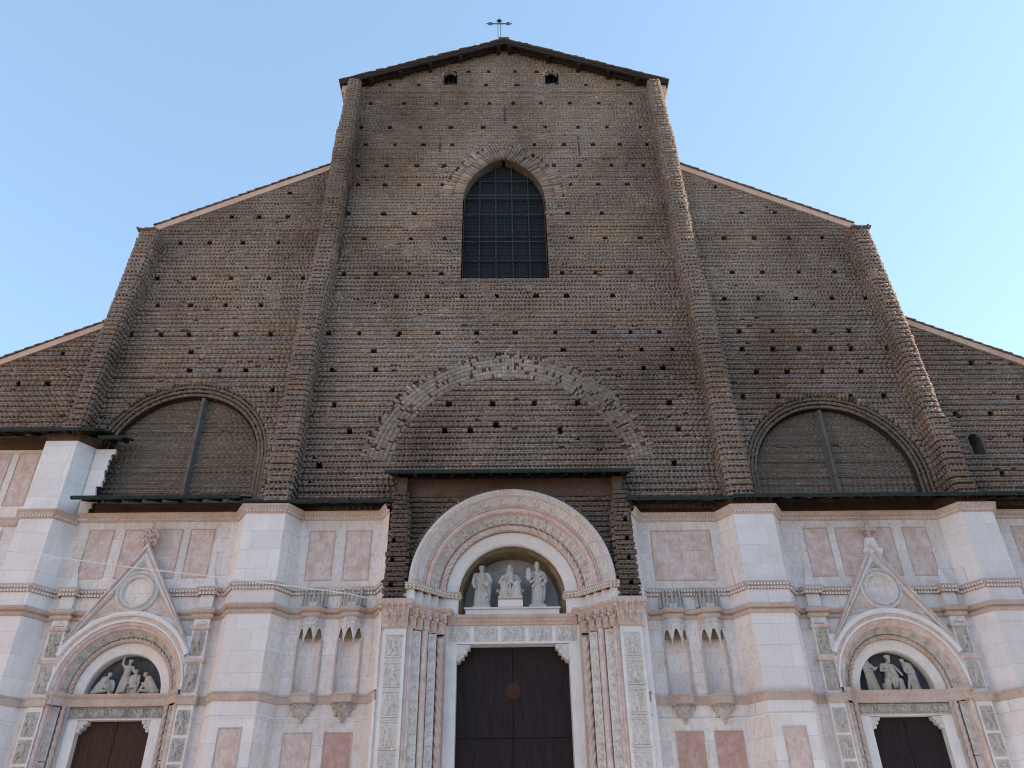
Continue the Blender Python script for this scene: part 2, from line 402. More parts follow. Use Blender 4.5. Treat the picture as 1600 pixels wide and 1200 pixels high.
# relieving arch of radial bricks, worn flush
voussoirs(B, front(YB), 0, 17.5, 5.42, 6.75, math.radians(9), math.radians(171), .115, .215, gap=.03, jit=.012, nr=6, tint=lambda q: rng.normal(1.02, .07, len(q))+.28*np.clip(q-.6, 0, 1), miss=.12, rag=.12)
bk = MB()
P = np.linspace(.15, math.pi-.15, 60)
B.quads([[(5.3*math.cos(a), YB-.15, 17.5+5.3*math.sin(a)), (6.8*math.cos(a), YB-.15, 17.5+6.8*math.sin(a)), (6.8*math.cos(b), YB-.15, 17.5+6.8*math.sin(b)), (5.3*math.cos(b), YB-.15, 17.5+5.3*math.sin(b))] for a, b in zip(P[:-1], P[1:])], MORT_SHADE)
for c, hw in attic: voussoirs(B, front(YB), c, 46.2, hw-.01, hw+.30, 0, math.pi, .10, .24, gap=.1, nr=1)
# window voussoirs: two arcs
for s in (-1, 1):
    cxa = WCX-s*(WR-WS); amax = math.acos((WR-WS)/WR)
    a0, a1 = (0.0, amax) if s > 0 else (math.pi-amax, math.pi)
    voussoirs(B, front(YB), cxa, WSP, WR+.02, WR+1.25, a0-.02, a1, .165, .225, gap=.5, jit=.03, nr=2, tint=lambda q: rng.normal(1.0, .10, len(q)), miss=.10, rag=.14)
    A = np.linspace(a0, a1, 30)
    B.quads([[(cxa+r*math.cos(a), YB+.02, WSP+r*math.sin(a)) for r, a in ((WR, p), (WR+1.25, p), (WR+1.25, q), (WR, q))] for p, q in zip(A[:-1], A[1:])], MORT_SHADE)
    # jambs / reveal of the window
    zz = np.concatenate([[29.13], np.linspace(WSP, 38.42, 24)])
    for za, zb in zip(zz[:-1], zz[1:]):
        ha, hb = win_half(za) or 0, win_half(zb) or 0
        B.quads([[(WCX+s*ha, YB-.1, za), (WCX+s*hb, YB-.1, zb), (WCX+s*hb, YB+.75, zb), (WCX+s*ha, YB+.75, za)]], MORT_SHADE*1.25)
B.quads([[(WCX-2.3, YB-.1, 29.13), (WCX+2.3, YB-.1, 29.13), (WCX+2.3, YB+.75, 29.2), (WCX-2.3, YB+.75, 29.2)]], MORT_SHADE)
B.build('nave_gable_wall', M_BR, church)

# window glass and bars
mb = MB(); zs = list(np.linspace(29.1, 38.4, 40)); pl = [(WCX-(win_half(z) or .02)-.02, YB+.45, z) for z in zs]+[(WCX+(win_half(z) or .02)+.02, YB+.45, z) for z in reversed(zs)]
mb.add(pl, [tuple(range(len(pl)))])
win = part('arched_window', mb, M_GLASS, church, 'tall dark pointed window high in the brick gable')
bars = MB()
for x in (-1.4, -.48, .45, 1.38):
    zt = max(z for z in np.linspace(29, 38.4, 200) if (win_half(z) or (0 if z > 29.13 else 9)) > abs(x)+.03)
    bars.box(WCX+x-.035, WCX+x+.035, YB+.30, YB+.37, 29.14, zt)
for z in (30.85, 32.25, 32.6, 34.3, 35.6, 35.85, 37.0):
    h = win_half(z)-.01; bars.box(WCX-h, WCX+h, YB+.27, YB+.295, z-.04, z+.04)
part('window_bars', bars, M_BAR, win)
ln = MB()
for z in np.arange(29.3, 38.2, .26):
    h = (win_half(z) or .1)-.02; ln.box(WCX-h, WCX+h, YB+.425, YB+.44, z-.010, z+.010)
for x in np.arange(-2.2, 2.25, .2):
    zz = [z for z in np.linspace(29.2, 38.3, 120) if (win_half(z) or 0) > abs(x)+.02]
    if zz: ln.box(WCX+x-.008, WCX+x+.008, YB+.40, YB+.42, 29.15, max(zz))
part('lead_grid', ln, M_BAR, win)

def bricks_side(B, s, xf, z0, z1, y0, y1, seed):
    """rough masonry on a buttress flank; s = +1 faces +x"""
    def F(U, D, Z):
        X = np.vectorize(xf)(Z)
        return np.stack([X+s*D, U, Z], -1)
    masonry(B, F, z0, z1, lambda z: [(y0, y1)], (), seed, depth=.1)
def buttress(sg, fo, fi, z0, z1, name, seed, hs=(), label=None):
    B = Bricks()
    def sp(z):
        a, b = fi(z), fo(z); return [(a, b)] if sg > 0 else [(-b, -a)]
    masonry(B, front(.0), z0, z1, sp, hs, seed, depth=.1)
    xo = (lambda z: sg*fo(float(z))); xi = (lambda z: sg*fi(float(z)))
    bricks_side(B, sg, xo, z0, z1, .0, 3.0, seed+1); bricks_side(B, -sg, xi, z0, z1, .0, YB, seed+2)
    zt = z1; B.quads([[(sg*fi(zt), -.1, zt), (sg*fo(zt), -.1, zt), (sg*fo(zt), 3, zt), (sg*fi(zt), 3, zt)]], MORT_SHADE)
    return B.build(name, M_BR, church, label)
b1 = buttress(-1, nb_out, nb_in, 15.95, 44.45, 'buttress', 11)
b2 = buttress(1, nb_out, nb_in, 15.95, 44.45, 'buttress', 21)
b3 = buttress(-1, ob_out, ob_in, 19.5, 31.75, 'buttress', 31)
b4 = buttress(1, ob_out, ob_in, 15.95, 31.75, 'buttress', 41)
# tile caps on the outer buttresses
for s in (-1, 1):
    mb = MB(); mb.box(min(s*18.52, s*19.6), max(s*18.52, s*19.6), -.14, 3, 31.76, 31.82)
    for k in range(9):
        x = s*(18.58+k*.125); mb.cyl((x, -.20+rng.normal(0, .03), 31.85+rng.normal(0, .015)), (x, 3, 31.92), .06, n=8)
    part('buttress_cap', mb, M_TILE, church)

# aisle walls with big blind lunettes
LUN = {-1: (-15.05, 18.68, 3.44), 1: (14.97, 17.6, 3.62)}
hL = {35.6: [12.27], 33.7: [15.22, 13.72, 12.12], 31.85: [17.67, 16.1, 14.3, 12.38], 29.3: [18.38, 16.46, 14.51, 12.52, 10.73], 27.5: [17.94, 16.26, 14.46, 12.65],
      25.7: [18.85, 17.34, 15.96, 13.62, 11.88], 24.4: [15.63], 23.35: [15.48, 14.02, 12.77], 22.3: [11.3]}
hR = {35.9: [12.09], 33.8: [13.25, 15.14], 32.0: [11.96, 13.62, 15.54, 17.38], 29.45: [12, 13.62, 15.57, 17.5], 27.75: [11.29, 13.07, 15.05, 16.93, 18.72],
      25.67: [11.71, 13.41, 15.54, 17.3], 24.48: [11.67, 13.21, 14.53, 16.11, 17.14, 18.95], 23.12: [12.14, 13.65, 15.39, 17.29], 21.83: [11.22, 12.93, 14.6, 16.43, 18.05]}
def coping_z(ax): return 37.75-(ax-10.3)*.53          # top line of the aisle gable
def chapel_z(ax): return 26.35-(ax-20.3)*.5
for s, hh in ((-1, hL), (1, hR)):
    cx, zc, r = LUN[s]; B = Bricks(); rr = r+.60
    def sp(z):
        xo = min(19.4, 10.3+(37.55-z)/.53) if z > 32 else ob_in(z)+.15
        xi = nb_out(z)-.15
        q = [(xi, xo)] if s > 0 else [(-xo, -xi)]
        return sub_spans(q, arch_cut(z, cx, zc, rr-.02))
    masonry(B, front(YB), 15.9, 37.5, sp, [(s*x, z) for z, xs in hh.items() for x in xs], 50+s)
    wall = B.build('aisle_wall', M_BR, church)
    # recessed lunette: plain brick field, three stepped arch rolls, vertical rib
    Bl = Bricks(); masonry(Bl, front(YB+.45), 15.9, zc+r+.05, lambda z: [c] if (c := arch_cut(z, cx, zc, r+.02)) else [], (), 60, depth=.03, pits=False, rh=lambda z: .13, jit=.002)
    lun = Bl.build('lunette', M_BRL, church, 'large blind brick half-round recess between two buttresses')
    Ba = Bricks()
    for i in range(3):
        ra, rb = r+.04+.18*i, r+.04+.18*(i+1); dpt = .02+.05*i-.0
        F = front(YB+.14-.07*i)
        voussoirs(Ba, F, cx, zc, ra, rb-.03, 0 if i < 9 else 0, math.pi, .1, .06, gap=.06, jit=.006)
        zz0 = 16.0
        for sx in (-1, 1):
            zz = np.arange(zz0, zc, .09); a = cx+sx*ra; b = cx+sx*(rb-.03)
            Ba.boxes(F, np.full(len(zz), min(a, b)), np.full(len(zz), max(a, b)), zz+.004, zz+.086, -.01, .06, bcol(len(zz)))
    # outer radial bricks and soffit
    voussoirs(Ba, front(YB), cx, zc, r+.58, r+.80, .0 if s > 0 else 0, math.pi, .17, .13, gap=.3)
    A = np.linspace(0, math.pi, 49); pts = [(cx+math.cos(a)*r, zc+math.sin(a)*r) for a in A]
    pts = [(cx+r, 15.9)]+pts+[(cx-r, 15.9)]
    for (xa, za), (xb, zb) in zip(pts[:-1], pts[1:]):
        Ba.quads([[(xa, YB+.2, za), (xb, YB+.2, zb), (xb, YB+.5, zb), (xa, YB+.5, za)]], MORT_SHADE)
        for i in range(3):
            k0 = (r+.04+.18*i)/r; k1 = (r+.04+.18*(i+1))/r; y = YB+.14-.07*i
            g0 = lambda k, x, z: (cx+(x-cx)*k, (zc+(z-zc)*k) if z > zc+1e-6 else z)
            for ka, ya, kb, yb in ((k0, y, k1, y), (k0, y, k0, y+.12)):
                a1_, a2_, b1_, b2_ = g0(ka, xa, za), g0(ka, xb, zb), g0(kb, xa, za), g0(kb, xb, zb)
                Ba.quads([[(a1_[0], ya, a1_[1]), (a2_[0], ya, a2_[1]), (b2_[0], yb, b2_[1]), (b1_[0], yb, b1_[1])]], MORT_SHADE)
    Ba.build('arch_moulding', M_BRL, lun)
    mb = MB(); px = cx+.42 if s < 0 else cx-.08; zt = zc+r-.05
    mb.add([(px-.17, YB+.46, 15.9), (px-.07, YB+.12, 15.9), (px+.07, YB+.12, 15.9), (px+.17, YB+.46, 15.9), (px-.17, YB+.46, zt), (px-.07, YB+.12, zt), (px+.07, YB+.12, zt), (px+.17, YB+.46, zt)],
        [(0, 1, 5, 4), (1, 2, 6, 5), (2, 3, 7, 6), (4, 5, 6, 7)])
    part('lunette_rib', mb, M_RIB, lun)
    # chapel walls at the far sides
    B = Bricks()
    slit = (21.62, .3, 18.45, 19.3)
    def sp2(z):
        xo = min(29.0, 20.3+(26.2-z)/.5); xi = ob_out(z)-.15; q = [(xi, xo)]
        if s > 0:
            if slit[2] < z < slit[3]: q = sub_spans(q, (slit[0]-slit[1], slit[0]+slit[1]))
            elif slit[3] <= z < slit[3]+.3: q = sub_spans(q, arch_cut(z, slit[0], slit[3], slit[1]))
        return q if s > 0 else [(-b, -a) for a, b in reversed(q)]
    hc = [(-23.32, 24.3), (-21.89, 24.35), (-23.49, 22.7), (-22.11, 22.75)] if s < 0 else [(22.9, 23.45), (24.89, 23.47), (21.19, 20.7), (22.88, 20.69), (22.3, 17.5), (24.0, 19.1), (24.5, 21.6)]
    masonry(B, front(YB), 19.66 if s < 0 else 15.9, 26.1, sp2, hc, 70+s, rh=lambda z: .29)
    cw = B.build('chapel_wall', M_BR, church)
    if s > 0:
        x, hw, za, zb = slit; mb = MB(); A = np.linspace(0, math.pi, 13)
        ring = [(x+hw, za)]+[(x+hw*math.cos(a), zb+hw*math.sin(a)) for a in A]+[(x-hw, za)]
        mb.grid([[(x+(px-x)*1.3, YB-.235, pz+(.12 if pz > za+.1 else -.08)), (px, YB-.24, pz), (px, YB+.6, pz)] for px, pz in ring], close_u=True)
        mb.add([(px, YB+.55, pz) for px, pz in ring], [tuple(range(len(ring)))])
        part('slit_window', mb, M_RIB, church, 'small round-topped opening in the far right brick wall')
# little attic windows
for c, hw in attic:
    mb = MB(); A = np.linspace(0, math.pi, 13); zb = 46.25
    ring = [(c+hw, 45.3)]+[(c+hw*math.cos(a), zb+hw*math.sin(a)) for a in A]+[(c-hw, 45.3)]
    mb.grid([[(c+(px-c)*1.28, YB-.235, pz+(.10 if pz > 45.4 else -.06)), (px, YB-.24, pz), (px, YB+.5, pz)] for px, pz in ring], close_u=True)
    aw = part('attic_window', mb, M_BRS, church)
    mb = MB(); mb.add([(px, YB+.45, pz) for px, pz in ring], [tuple(range(len(ring)))]); part('opening', mb, M_DARK, aw)
    mb = MB()
    mb.box(c-hw, c+hw, YB+.05, YB+.08, 45.7, 45.73)
    for x in (-.15, .15): mb.box(c+x-.015, c+x+.015, YB+.085, YB+.11, 45.32, 46.4)
    part('window_bars', mb, M_IRON, aw)
# iron wall anchors
for x, z0_, z1_ in ((.0, 41.5, 43.0), (-3.9, 39.0, 40.2), (4.4, 38.6, 40.3), (9.05, 37.4, 39.9), (9.0, 33.2, 35.6), (9.2, 30.0, 32.4), (-8.95, 33.2, 36.4), (-9.0, 30.1, 32.2)):
    mb = MB(); mb.box(x-.035, x+.035, YB-.24, YB-.17, z0_, z1_); mb.box(x-.09, x+.09, YB-.2, YB-.16, (z0_+z1_)/2-.06, (z0_+z1_)/2+.06); part('wall_anchor', mb, M_IRON, church)

# copings of the aisle and chapel gables
def coping(x0, z0_, x1, z1_, th, s):
    mb = MB()
    for (ya, yb, za, zb) in ((YB-.29, YB+1.2, -th, 0),):
        mb.add([(x0, ya, z0_+za), (x1, ya, z1_+za), (x1, ya, z1_+zb), (x0, ya, z0_+zb), (x0, yb, z0_+za), (x1, yb, z1_+za), (x1, yb, z1_+zb), (x0, yb, z0_+zb)],
            [(0, 1, 2, 3), (3, 2, 6, 7), (0, 4, 5, 1), (4, 7, 6, 5), (0, 3, 7, 4), (1, 5, 6, 2)])
    c = part('coping', mb, M_COP, church)
    mb = MB(); n = int(abs(x1-x0)/.42)
    for k in range(n):
        a, b = k/n, (k+1)/n; xa, xb = x0+(x1-x0)*a, x0+(x1-x0)*(b+.12/n*n*0+.008); zA = z0_+(z1_-z0_)*a; zB = z0_+(z1_-z0_)*b; j = rng.normal(0, .012)
        mb.add([(xa, YB-.36+j, zA+.0), (xb, YB-.36+j, zB+.035), (xb, YB-.36+j, zB+.09), (xa, YB-.36+j, zA+.06), (xa, YB+1.3, zA), (xb, YB+1.3, zB+.035), (xb, YB+1.3, zB+.09), (xa, YB+1.3, zA+.06)],
            [(0, 1, 2, 3), (3, 2, 6, 7), (0, 4, 5, 1), (0, 3, 7, 4), (1, 5, 6, 2)])
    part('roof_tiles', mb, M_TILE, c)
for s in (-1, 1):
    coping(s*9.95, coping_z(9.95), s*19.3, coping_z(19.3), .42, s)
    coping(s*19.9, chapel_z(19.9), s*29.2, chapel_z(29.2), .36, s)

# nave roof: sloping slab with overhang, rafters and purlin ends
RA, RE, RX, RY = 48.95, 44.75, 10.25, .2
mb = MB()
for s in (-1, 1):
    P8 = []
    for y in (RY, 60):
        P8 += [(0, y, RA), (s*RX, y, RE), (s*RX, y, RE-.16), (0, y, RA-.16)]
    mb.add(P8, [(0, 1, 2, 3), (0, 4, 5, 1), (1, 5, 6, 2), (3, 2, 6, 7)])
roof = part('nave_roof', mb, M_WOOD, church)
mb = MB()
for s in (-1, 1):
    n = 46
    for k in range(n):
        a, b = k/n, (k+1)/n; xa, xb = s*RX*1.01*a, s*RX*1.01*b; za = RA-(RA-RE)*a*1.01+.03; zb = RA-(RA-RE)*b*1.01+.03; j = rng.normal(0, .018)
        mb.add([(xa, RY-.08+j, za), (xb, RY-.08+j, zb+.02), (xb, RY-.08+j, zb+.07), (xa, RY-.08+j, za+.05), (xa, 20, za), (xb, 20, zb+.02), (xb, 20, zb+.07), (xa, 20, za+.05)],
            [(0, 1, 2, 3), (3, 2, 6, 7), (0, 4, 5, 1), (0, 3, 7, 4), (1, 5, 6, 2)])
mb.box(-.34, .34, RY-.12, 20, RA+.03, RA+.11)
part('roof_tiles', mb, M_TILE, roof)
mb = MB()
for s in (-1, 1):      # purlin ends carrying the verge board
    for x in (.25, 2.7, 4.65, 6.5, 8.3):
        zt = RA-.17-(RA-RE)/RX*x
        bm_ = MB(); bm_.box(min(s*x, s*(x+.24)), max(s*x, s*(x+.24)), RY+.12, YB+.2, zt-.34, zt-.12); part('roof_beam', bm_, M_WOOD, roof)
    for k in range(2):
        y = RY+.02+.34*k
        mb.add([(0, y, RA-.165), (s*RX, y, RE-.165), (s*RX, y, RE-.33), (0, y, RA-.33), (0, y+.1, RA-.165), (s*RX, y+.1, RE-.165), (s*RX, y+.1, RE-.33), (0, y+.1, RA-.33)],
            [(0, 1, 2, 3), (4, 7, 6, 5), (3, 2, 6, 7), (1, 5, 6, 2)])
part('verge_board', mb, M_WOOD, roof)
mb = MB()
for s in (-1, 1):
    a, b = sorted((s*9.5, s*10.15)); mb.box(a, b, .42, 59.5, 43.9, RE-.18)
    a, b = sorted((s*9.5, s*9.95)); mb.box(a, b, .42, 59.5, 43.2, 43.895)
part('side_cornice', mb, M_COP, church)
# cross on the ridge
cr = MB(); y = RY+.05
for dx in (-.09, .09): cr.box(dx-.30-.018, dx-.30+.018, y-.018, y+.018, RA+.1, 51.05)
for dz in (-.035, .05): cr.box(-.30-.66, -.30+.66, y-.045, y-.02, 50.72+dz-.018, 50.72+dz+.018)
for sx in (-1, 1):
    A = np.linspace(0, 2*math.pi, 13)
    for a, b in zip(A[:-1], A[1:]): cr.cyl((-.30+sx*.6+.12*math.cos(a), y-.03, 50.73+.15*math.sin(a)), (-.30+sx*.6+.12*math.cos(b), y-.03, 50.73+.15*math.sin(b)), .028, n=6)
    cr.cyl((-.30+sx*.72, y-.03, 50.73), (-.30+sx*.88, y-.03, 50.73), .06, .01, n=6)
cr.cyl((-.3, y-.03, 51.05), (-.3, y-.03, 51.28), .14, .02, n=8); cr.box(-.52, -.08, y-.05, y-.01, 51.03, 51.07)
part('roof_cross', cr, M_IRON, church, 'thin iron cross standing on the gable ridge')
# body of the church behind the front
mb = MB()
mb.add([(x, y, z) for y in (2.95, 60) for x, z in ((-9.75, 1), (9.75, 1), (9.75, 45), (0, 48.6), (-9.75, 45))], [(0, 1, 2, 3, 4), (9, 8, 7, 6, 5), (1, 6, 7, 2), (4, 9, 5, 0), (2, 7, 8, 3), (3, 8, 9, 4)])
for s in (-1, 1):
    mb.add([(s*x, y, z) for y in (2.6, 60) for x, z in ((9.8, 1), (19.4, 1), (19.4, 32.4), (9.8, 37.4))], [(0, 1, 2, 3), (7, 6, 5, 4), (1, 5, 6, 2), (2, 6, 7, 3)])
    mb.add([(s*x, y, z) for y in (2.6, 60) for x, z in ((19.45, 1), (29.0, 1), (29.0, 21.7), (19.45, 26.2))], [(0, 1, 2, 3), (7, 6, 5, 4), (1, 5, 6, 2), (2, 6, 7, 3)])
me = part('church_body', mb, None, church); ca = me.data.color_attributes.new('col', 'FLOAT_COLOR', 'CORNER'); ca.data.foreach_set('color', [.9]*4*len(me.data.loops)); me.data.materials.append(M_BR)

# ================================================================ MARBLE BASE
def sweep(mb, path, prof, closed=False):
    """path: list of (x,y) left to right seen from the front; prof: list of (out,z)"""
    P = [np.array(p, float) for p in path]; n = len(P); off = []
    for i in range(n):
        ds = []
        if i > 0: d = P[i]-P[i-1]; ds.append(d/np.linalg.norm(d))
        if i < n-1: d = P[i+1]-P[i]; ds.append(d/np.linalg.norm(d))
        ns = [np.array((d[1], -d[0])) for d in ds]
        if len(ns) == 2:
            m = ns[0]+ns[1]; m /= np.linalg.norm(m); m /= max(.35, m@ns[0])
        else: m = ns[0]
        off.append(m)
    G = [[(P[i][0]+off[i][0]*o_, P[i][1]+off[i][1]*o_, z) for o_, z in prof] for i in range(n)]
    mb.grid(G)
def dentils(mb, path, z0_, z1_, out, w=.075, gap=.075):
    for a, b in zip(path[:-1], path[1:]):
        a, b = np.array(a, float), np.array(b, float); L = np.linalg.norm(b-a)
        if L < .15: continue
        d = (b-a)/L; nrm = np.array((d[1], -d[0])); n = int(L/(w+gap))
        for k in range(n):
            s = (k+.5)*L/n; p = a+d*(s-w/2); q = a+d*(s+w/2)
            v = [(*(p), z0_), (*(q), z0_), (*(q+nrm*out), z0_), (*(p+nrm*out), z0_), (*(p), z1_), (*(q), z1_), (*(q+nrm*out), z1_), (*(p+nrm*out), z1_)]
            mb.add(v, [(0, 1, 2, 3), (4, 5, 6, 7), (3, 2, 6, 7), (1, 5, 6, 2), (0, 3, 7, 4)])
YW = .85
NI = {-1: (8.02, 6.45), 1: (8.05, 6.55)}
DZ = {-1: .1, 1: -.1}                 # small level difference between the two sides
def mirror(path, s): return [(s*x, y) for x, y in (path if s > 0 else reversed(path))]
def dent(name, specs, parent):
    mb = MB()
    for a in specs: dentils(mb, *a)
    part(name, mb, M_WHP, parent)
def niche_bumps(s, o_=.33, hw=.5, base=YW):
    out = []
    for c in sorted(NI[s]): out += [(c-hw, base), (c-hw*.55, base-o_), (c+hw*.55, base-o_), (c+hw, base)]
    return out
PC = 15.2
def strips(y0=YW, y1=.6): 
    out = []
    for c in (PC-2.82, PC+2.82): out += [(c-.33, y0), (c-.33, y1), (c+.33, y1), (c+.33, y0)]
    return out
nave_plan = [(5.12, .0), (5.55, YW), (9.0, YW), (9.51, 0)]
for s in (-1, 1):
    dz = DZ[s]; TOPZ = 15.45+dz
    LT = 19.05 if s < 0 else TOPZ
    # nave bay: flat wall with two niche openings
    def wallgrid(mb, x0, x1, z0_, z1_, y, rects):
        xs = sorted({x0, x1, *[r[0] for r in rects], *[r[1] for r in rects]}); zs = sorted({z0_, z1_, *[r[2] for r in rects], *[r[3] for r in rects]})
        for a, b in zip(xs[:-1], xs[1:]):
            for c, d in zip(zs[:-1], zs[1:]):
                mx, mz = (a+b)/2, (c+d)/2
                if any(r[0] < mx < r[1] and r[2] < mz < r[3] for r in rects): continue
                mb.quad((s*a, y, c), (s*b, y, c), (s*b, y, d), (s*a, y, d))
    mb = MB(); rects = [(c-.42, c+.42, 8.2+dz, 10.88+dz) for c in NI[s]]
    wallgrid(mb, 5.55, 9.0, 0, TOPZ+.05, YW, rects)
    for (xa, ya), (xb, yb) in (((5.12, 0), (5.55, YW)), ((9.0, YW), (9.51, 0))):
        mb.quad((s*xa, ya, 0), (s*xb, yb, 0), (s*xb, yb, TOPZ+.05), (s*xa, ya, TOPZ+.05))
    for c in NI[s]:            # concave backs
        A = np.linspace(math.pi, 0, 13)
        mb.grid([[(s*(c+.42*math.cos(a)), YW+.26*math.sin(a), z) for z in (8.2+dz, 10.88+dz)] for a in A])
    part('marble_wall', mb, M_WHW, church)
    # pilasters (front plus outer cant)
    mb = MB()
    for (xa, ya), (xb, yb) in (((9.51, 0), (11.2, 0)), ((11.2, 0), (11.7, YW))): mb.quad((s*xa, ya, 0), (s*xb, yb, 0), (s*xb, yb, TOPZ+.05), (s*xa, ya, TOPZ+.05))
    part('pilaster', mb, M_WH, church)
    mb = MB()
    for (xa, ya), (xb, yb) in (((18.7, YW), (19.25, 0)), ((19.25, 0), (20.65, 0)), ((20.65, 0), (21.15, YW))):
        mb.quad((s*xa, ya, 0), (s*xb, yb, 0), (s*xb, yb, LT+.05), (s*xa, ya, LT+.05))
    part('pilaster', mb, M_WH, church)
    # outer bay
    mb = MB(); mb.quad((s*21.15, YW, 0), (s*28.5, YW, 0), (s*28.5, YW, LT+.05), (s*21.15, YW, LT+.05))
    part('marble_wall', mb, M_WHW, church)
    # portal bay: wall with an arched hole
    mb = MB(); hw = 2.58; zc = 8.45+dz; zs = 1.05
    mb.quad((s*11.7, YW, 0), (s*(PC-hw), YW, 0), (s*(PC-hw), YW, TOPZ+.05), (s*11.7, YW, TOPZ+.05))
    mb.quad((s*(PC+hw), YW, 0), (s*18.7, YW, 0), (s*18.7, YW, TOPZ+.05), (s*(PC+hw), YW, TOPZ+.05))
    A = np.linspace(0, math.pi, 41)
    for a, b in zip(A[:-1], A[1:]):
        xa, xb = PC+hw*math.cos(a), PC+hw*math.cos(b)
        mb.quad((s*xa, YW, zc+hw*zs*math.sin(a)), (s*xb, YW, zc+hw*zs*math.sin(b)), (s*xb, YW, TOPZ+.05), (s*xa, YW, TOPZ+.05))
    part('marble_wall', mb, M_WHW, church)
    if s < 0:                  # the torn marble edge above the left eave
        mb = MB(); zz = np.linspace(TOPZ+.05, LT, 14); xr = [18.02, 18.05, 17.95, 17.9, 18.1, 17.72, 17.66, 17.72, 17.55, 17.6, 17.45, 17.38, 17.4, 17.2]
        xr = [18.22-.32*k/13+j for k, j in enumerate([0, .05, -.04, -.06, .05, .07, .0, -.05, -.02, .06, .03, -.04, -.05, 0])]
        for k in range(13):
            for y in (YW-.12,):
                e_ = xr[k]+.05*((k*7) % 3-1); a = [(-18.72, y, zz[k]), (-e_, y, zz[k]), (-e_-.03, y, zz[k+1]), (-18.72, y, zz[k+1])]; mb.quad(*a)
                mb.quad((-e_, y, zz[k]), (-e_, y+.14, zz[k]), (-e_-.03, y+.14, zz[k+1]), (-e_-.03, y, zz[k+1]))
        part('torn_marble_facing', mb, M_WH, church, 'broken white marble edge beside the left lunette')
    # ---- string courses
    inner = [(5.12, .0), (5.55, YW)]; mid = [(9.0, YW), (9.51, 0), (11.2, 0), (11.7, YW)]
    far = [(18.7, YW), (19.25, 0), (20.65, 0), (21.15, YW), (28.5, YW)]
    plain = mirror(inner+mid+far, s); wavy = mirror(inner+niche_bumps(s)+mid+strips()+far, s); bst = mirror(inner+mid+strips()+far, s)
    # top cornice
    mb = MB(); z = TOPZ
    pth = plain if s > 0 else mirror([(5.12, .0), (5.55, YW), (9.0, YW), (9.51, 0), (11.2, 0), (11.7, YW), (18.72, YW)], s)
    sweep(mb, pth, [(0, z-.02), (.04, z-.02), (.05, z+.04), (.12, z+.10), (.13, z+.19), (.20, z+.27), (.22, z+.34), (0, z+.35)])
    tc = part('top_cornice', mb, M_PKB, church); dent('dentil_band', [(pth, z+.045, z+.12, .11, .06, .065)], tc)
    if s < 0:
        mb = MB(); f2 = mirror(far, s); z = 15.3+dz
        sweep(mb, f2, [(0, z-.02), (.05, z), (.06, z+.08), (.12, z+.13), (.13, z+.24), (.18, z+.3), (.18, z+.36), (0, z+.37)])
        tc = part('string_course', mb, M_PKB, church); dent('dentil_band', [(f2, z+.05, z+.13, .11, .06, .06)], tc)
    # dentil band
    mb = MB(); z = 12.15+dz
    sweep(mb, bst, [(0, z), (.05, z), (.06, z+.06), (.06, z+.16), (.13, z+.2), (.14, z+.27), (.06, z+.34), (0, z+.36)])
    tc = part('dentil_course', mb, M_PKB, church); dent('dentil_band', [(bst, z+.0, z+.08, .11, .06, .065), (bst, z+.15, z+.215, .16, .06, .065)], tc)
    # double roll
    mb = MB(); z = 11.17+dz
    sweep(mb, wavy, [(0, z), (.05, z+.02), (.10, z+.08), (.10, z+.13), (.03, z+.17), (.03, z+.2), (.12, z+.24), (.17, z+.31), (.17, z+.37), (.05, z+.43), (0, z+.44)])
    part('string_course', mb, M_PKB, church)
    # plain pink frieze
    mb = MB(); z = 7.92+dz; lowp1 = mirror(inner+niche_bumps(s, .38, .52)+mid+strips()[:4], s); lowp2 = mirror(strips()[4:]+far, s)
    for pth in (lowp1, lowp2): mb = MB(); sweep(mb, pth, [(0, z-.02), (.05, z), (.06, z+.24), (.10, z+.27), (.10, z+.32), (0, z+.33)]); part('string_course', mb, M_PKB, church)
    mb = MB(); z = 7.42+dz
    for pth in (mirror(inner+mid, s), mirror(far, s)): mb = MB(); sweep(mb, pth, [(0, z-.04), (.04, z-.02), (.04, z+.02), (0, z+.03)]); part('string_course', mb, M_WHP, church)
    # plinth
    mb = MB(); sweep(mb, mirror(mid+[(12, YW)], s), [(.15, 0), (.15, 2.0), (.05, 2.2), (0, 2.25)]); sweep(mb, mirror(far, s), [(.15, 0), (.15, 2.0), (.05, 2.2), (0, 2.25)])
    part('plinth', mb, M_WHP, church)
    # pink inlay panels with thin raised frames
    def panel(x0, x1, z0_, z1_, y=YW, mat=M_PK, joints=(), label=None):
        mb = MB(); a, b = sorted((s*x0, s*x1)); z0_ += dz; z1_ += dz
        mb.box(a, b, y-.006, y+.05, z0_, z1_)
        p = part('marble_panel', mb, mat, church, label)
        fr = MB(); w = .035; o2 = y-.028
        fr.box(a-w, b+w, o2, y+.03, z1_, z1_+w); fr.box(a-w, b+w, o2, y+.03, z0_-w, z0_); fr.box(a-w, a, o2, y+.03, z0_, z1_); fr.box(b, b+w, o2, y+.03, z0_, z1_)
        part('panel_frame', fr, M_PKB, p)
        if joints:
            jn = MB()
            for kind, q in joints:
                if kind == 'z': jn.box(a, b, y-.0085, y, z0_+q-.008, z0_+q+.008)
                else: jn.box(a+q-.008, a+q+.008, y-.0095, y, z0_, z1_)
            part('panel_joint', jn, M_PKB, p)
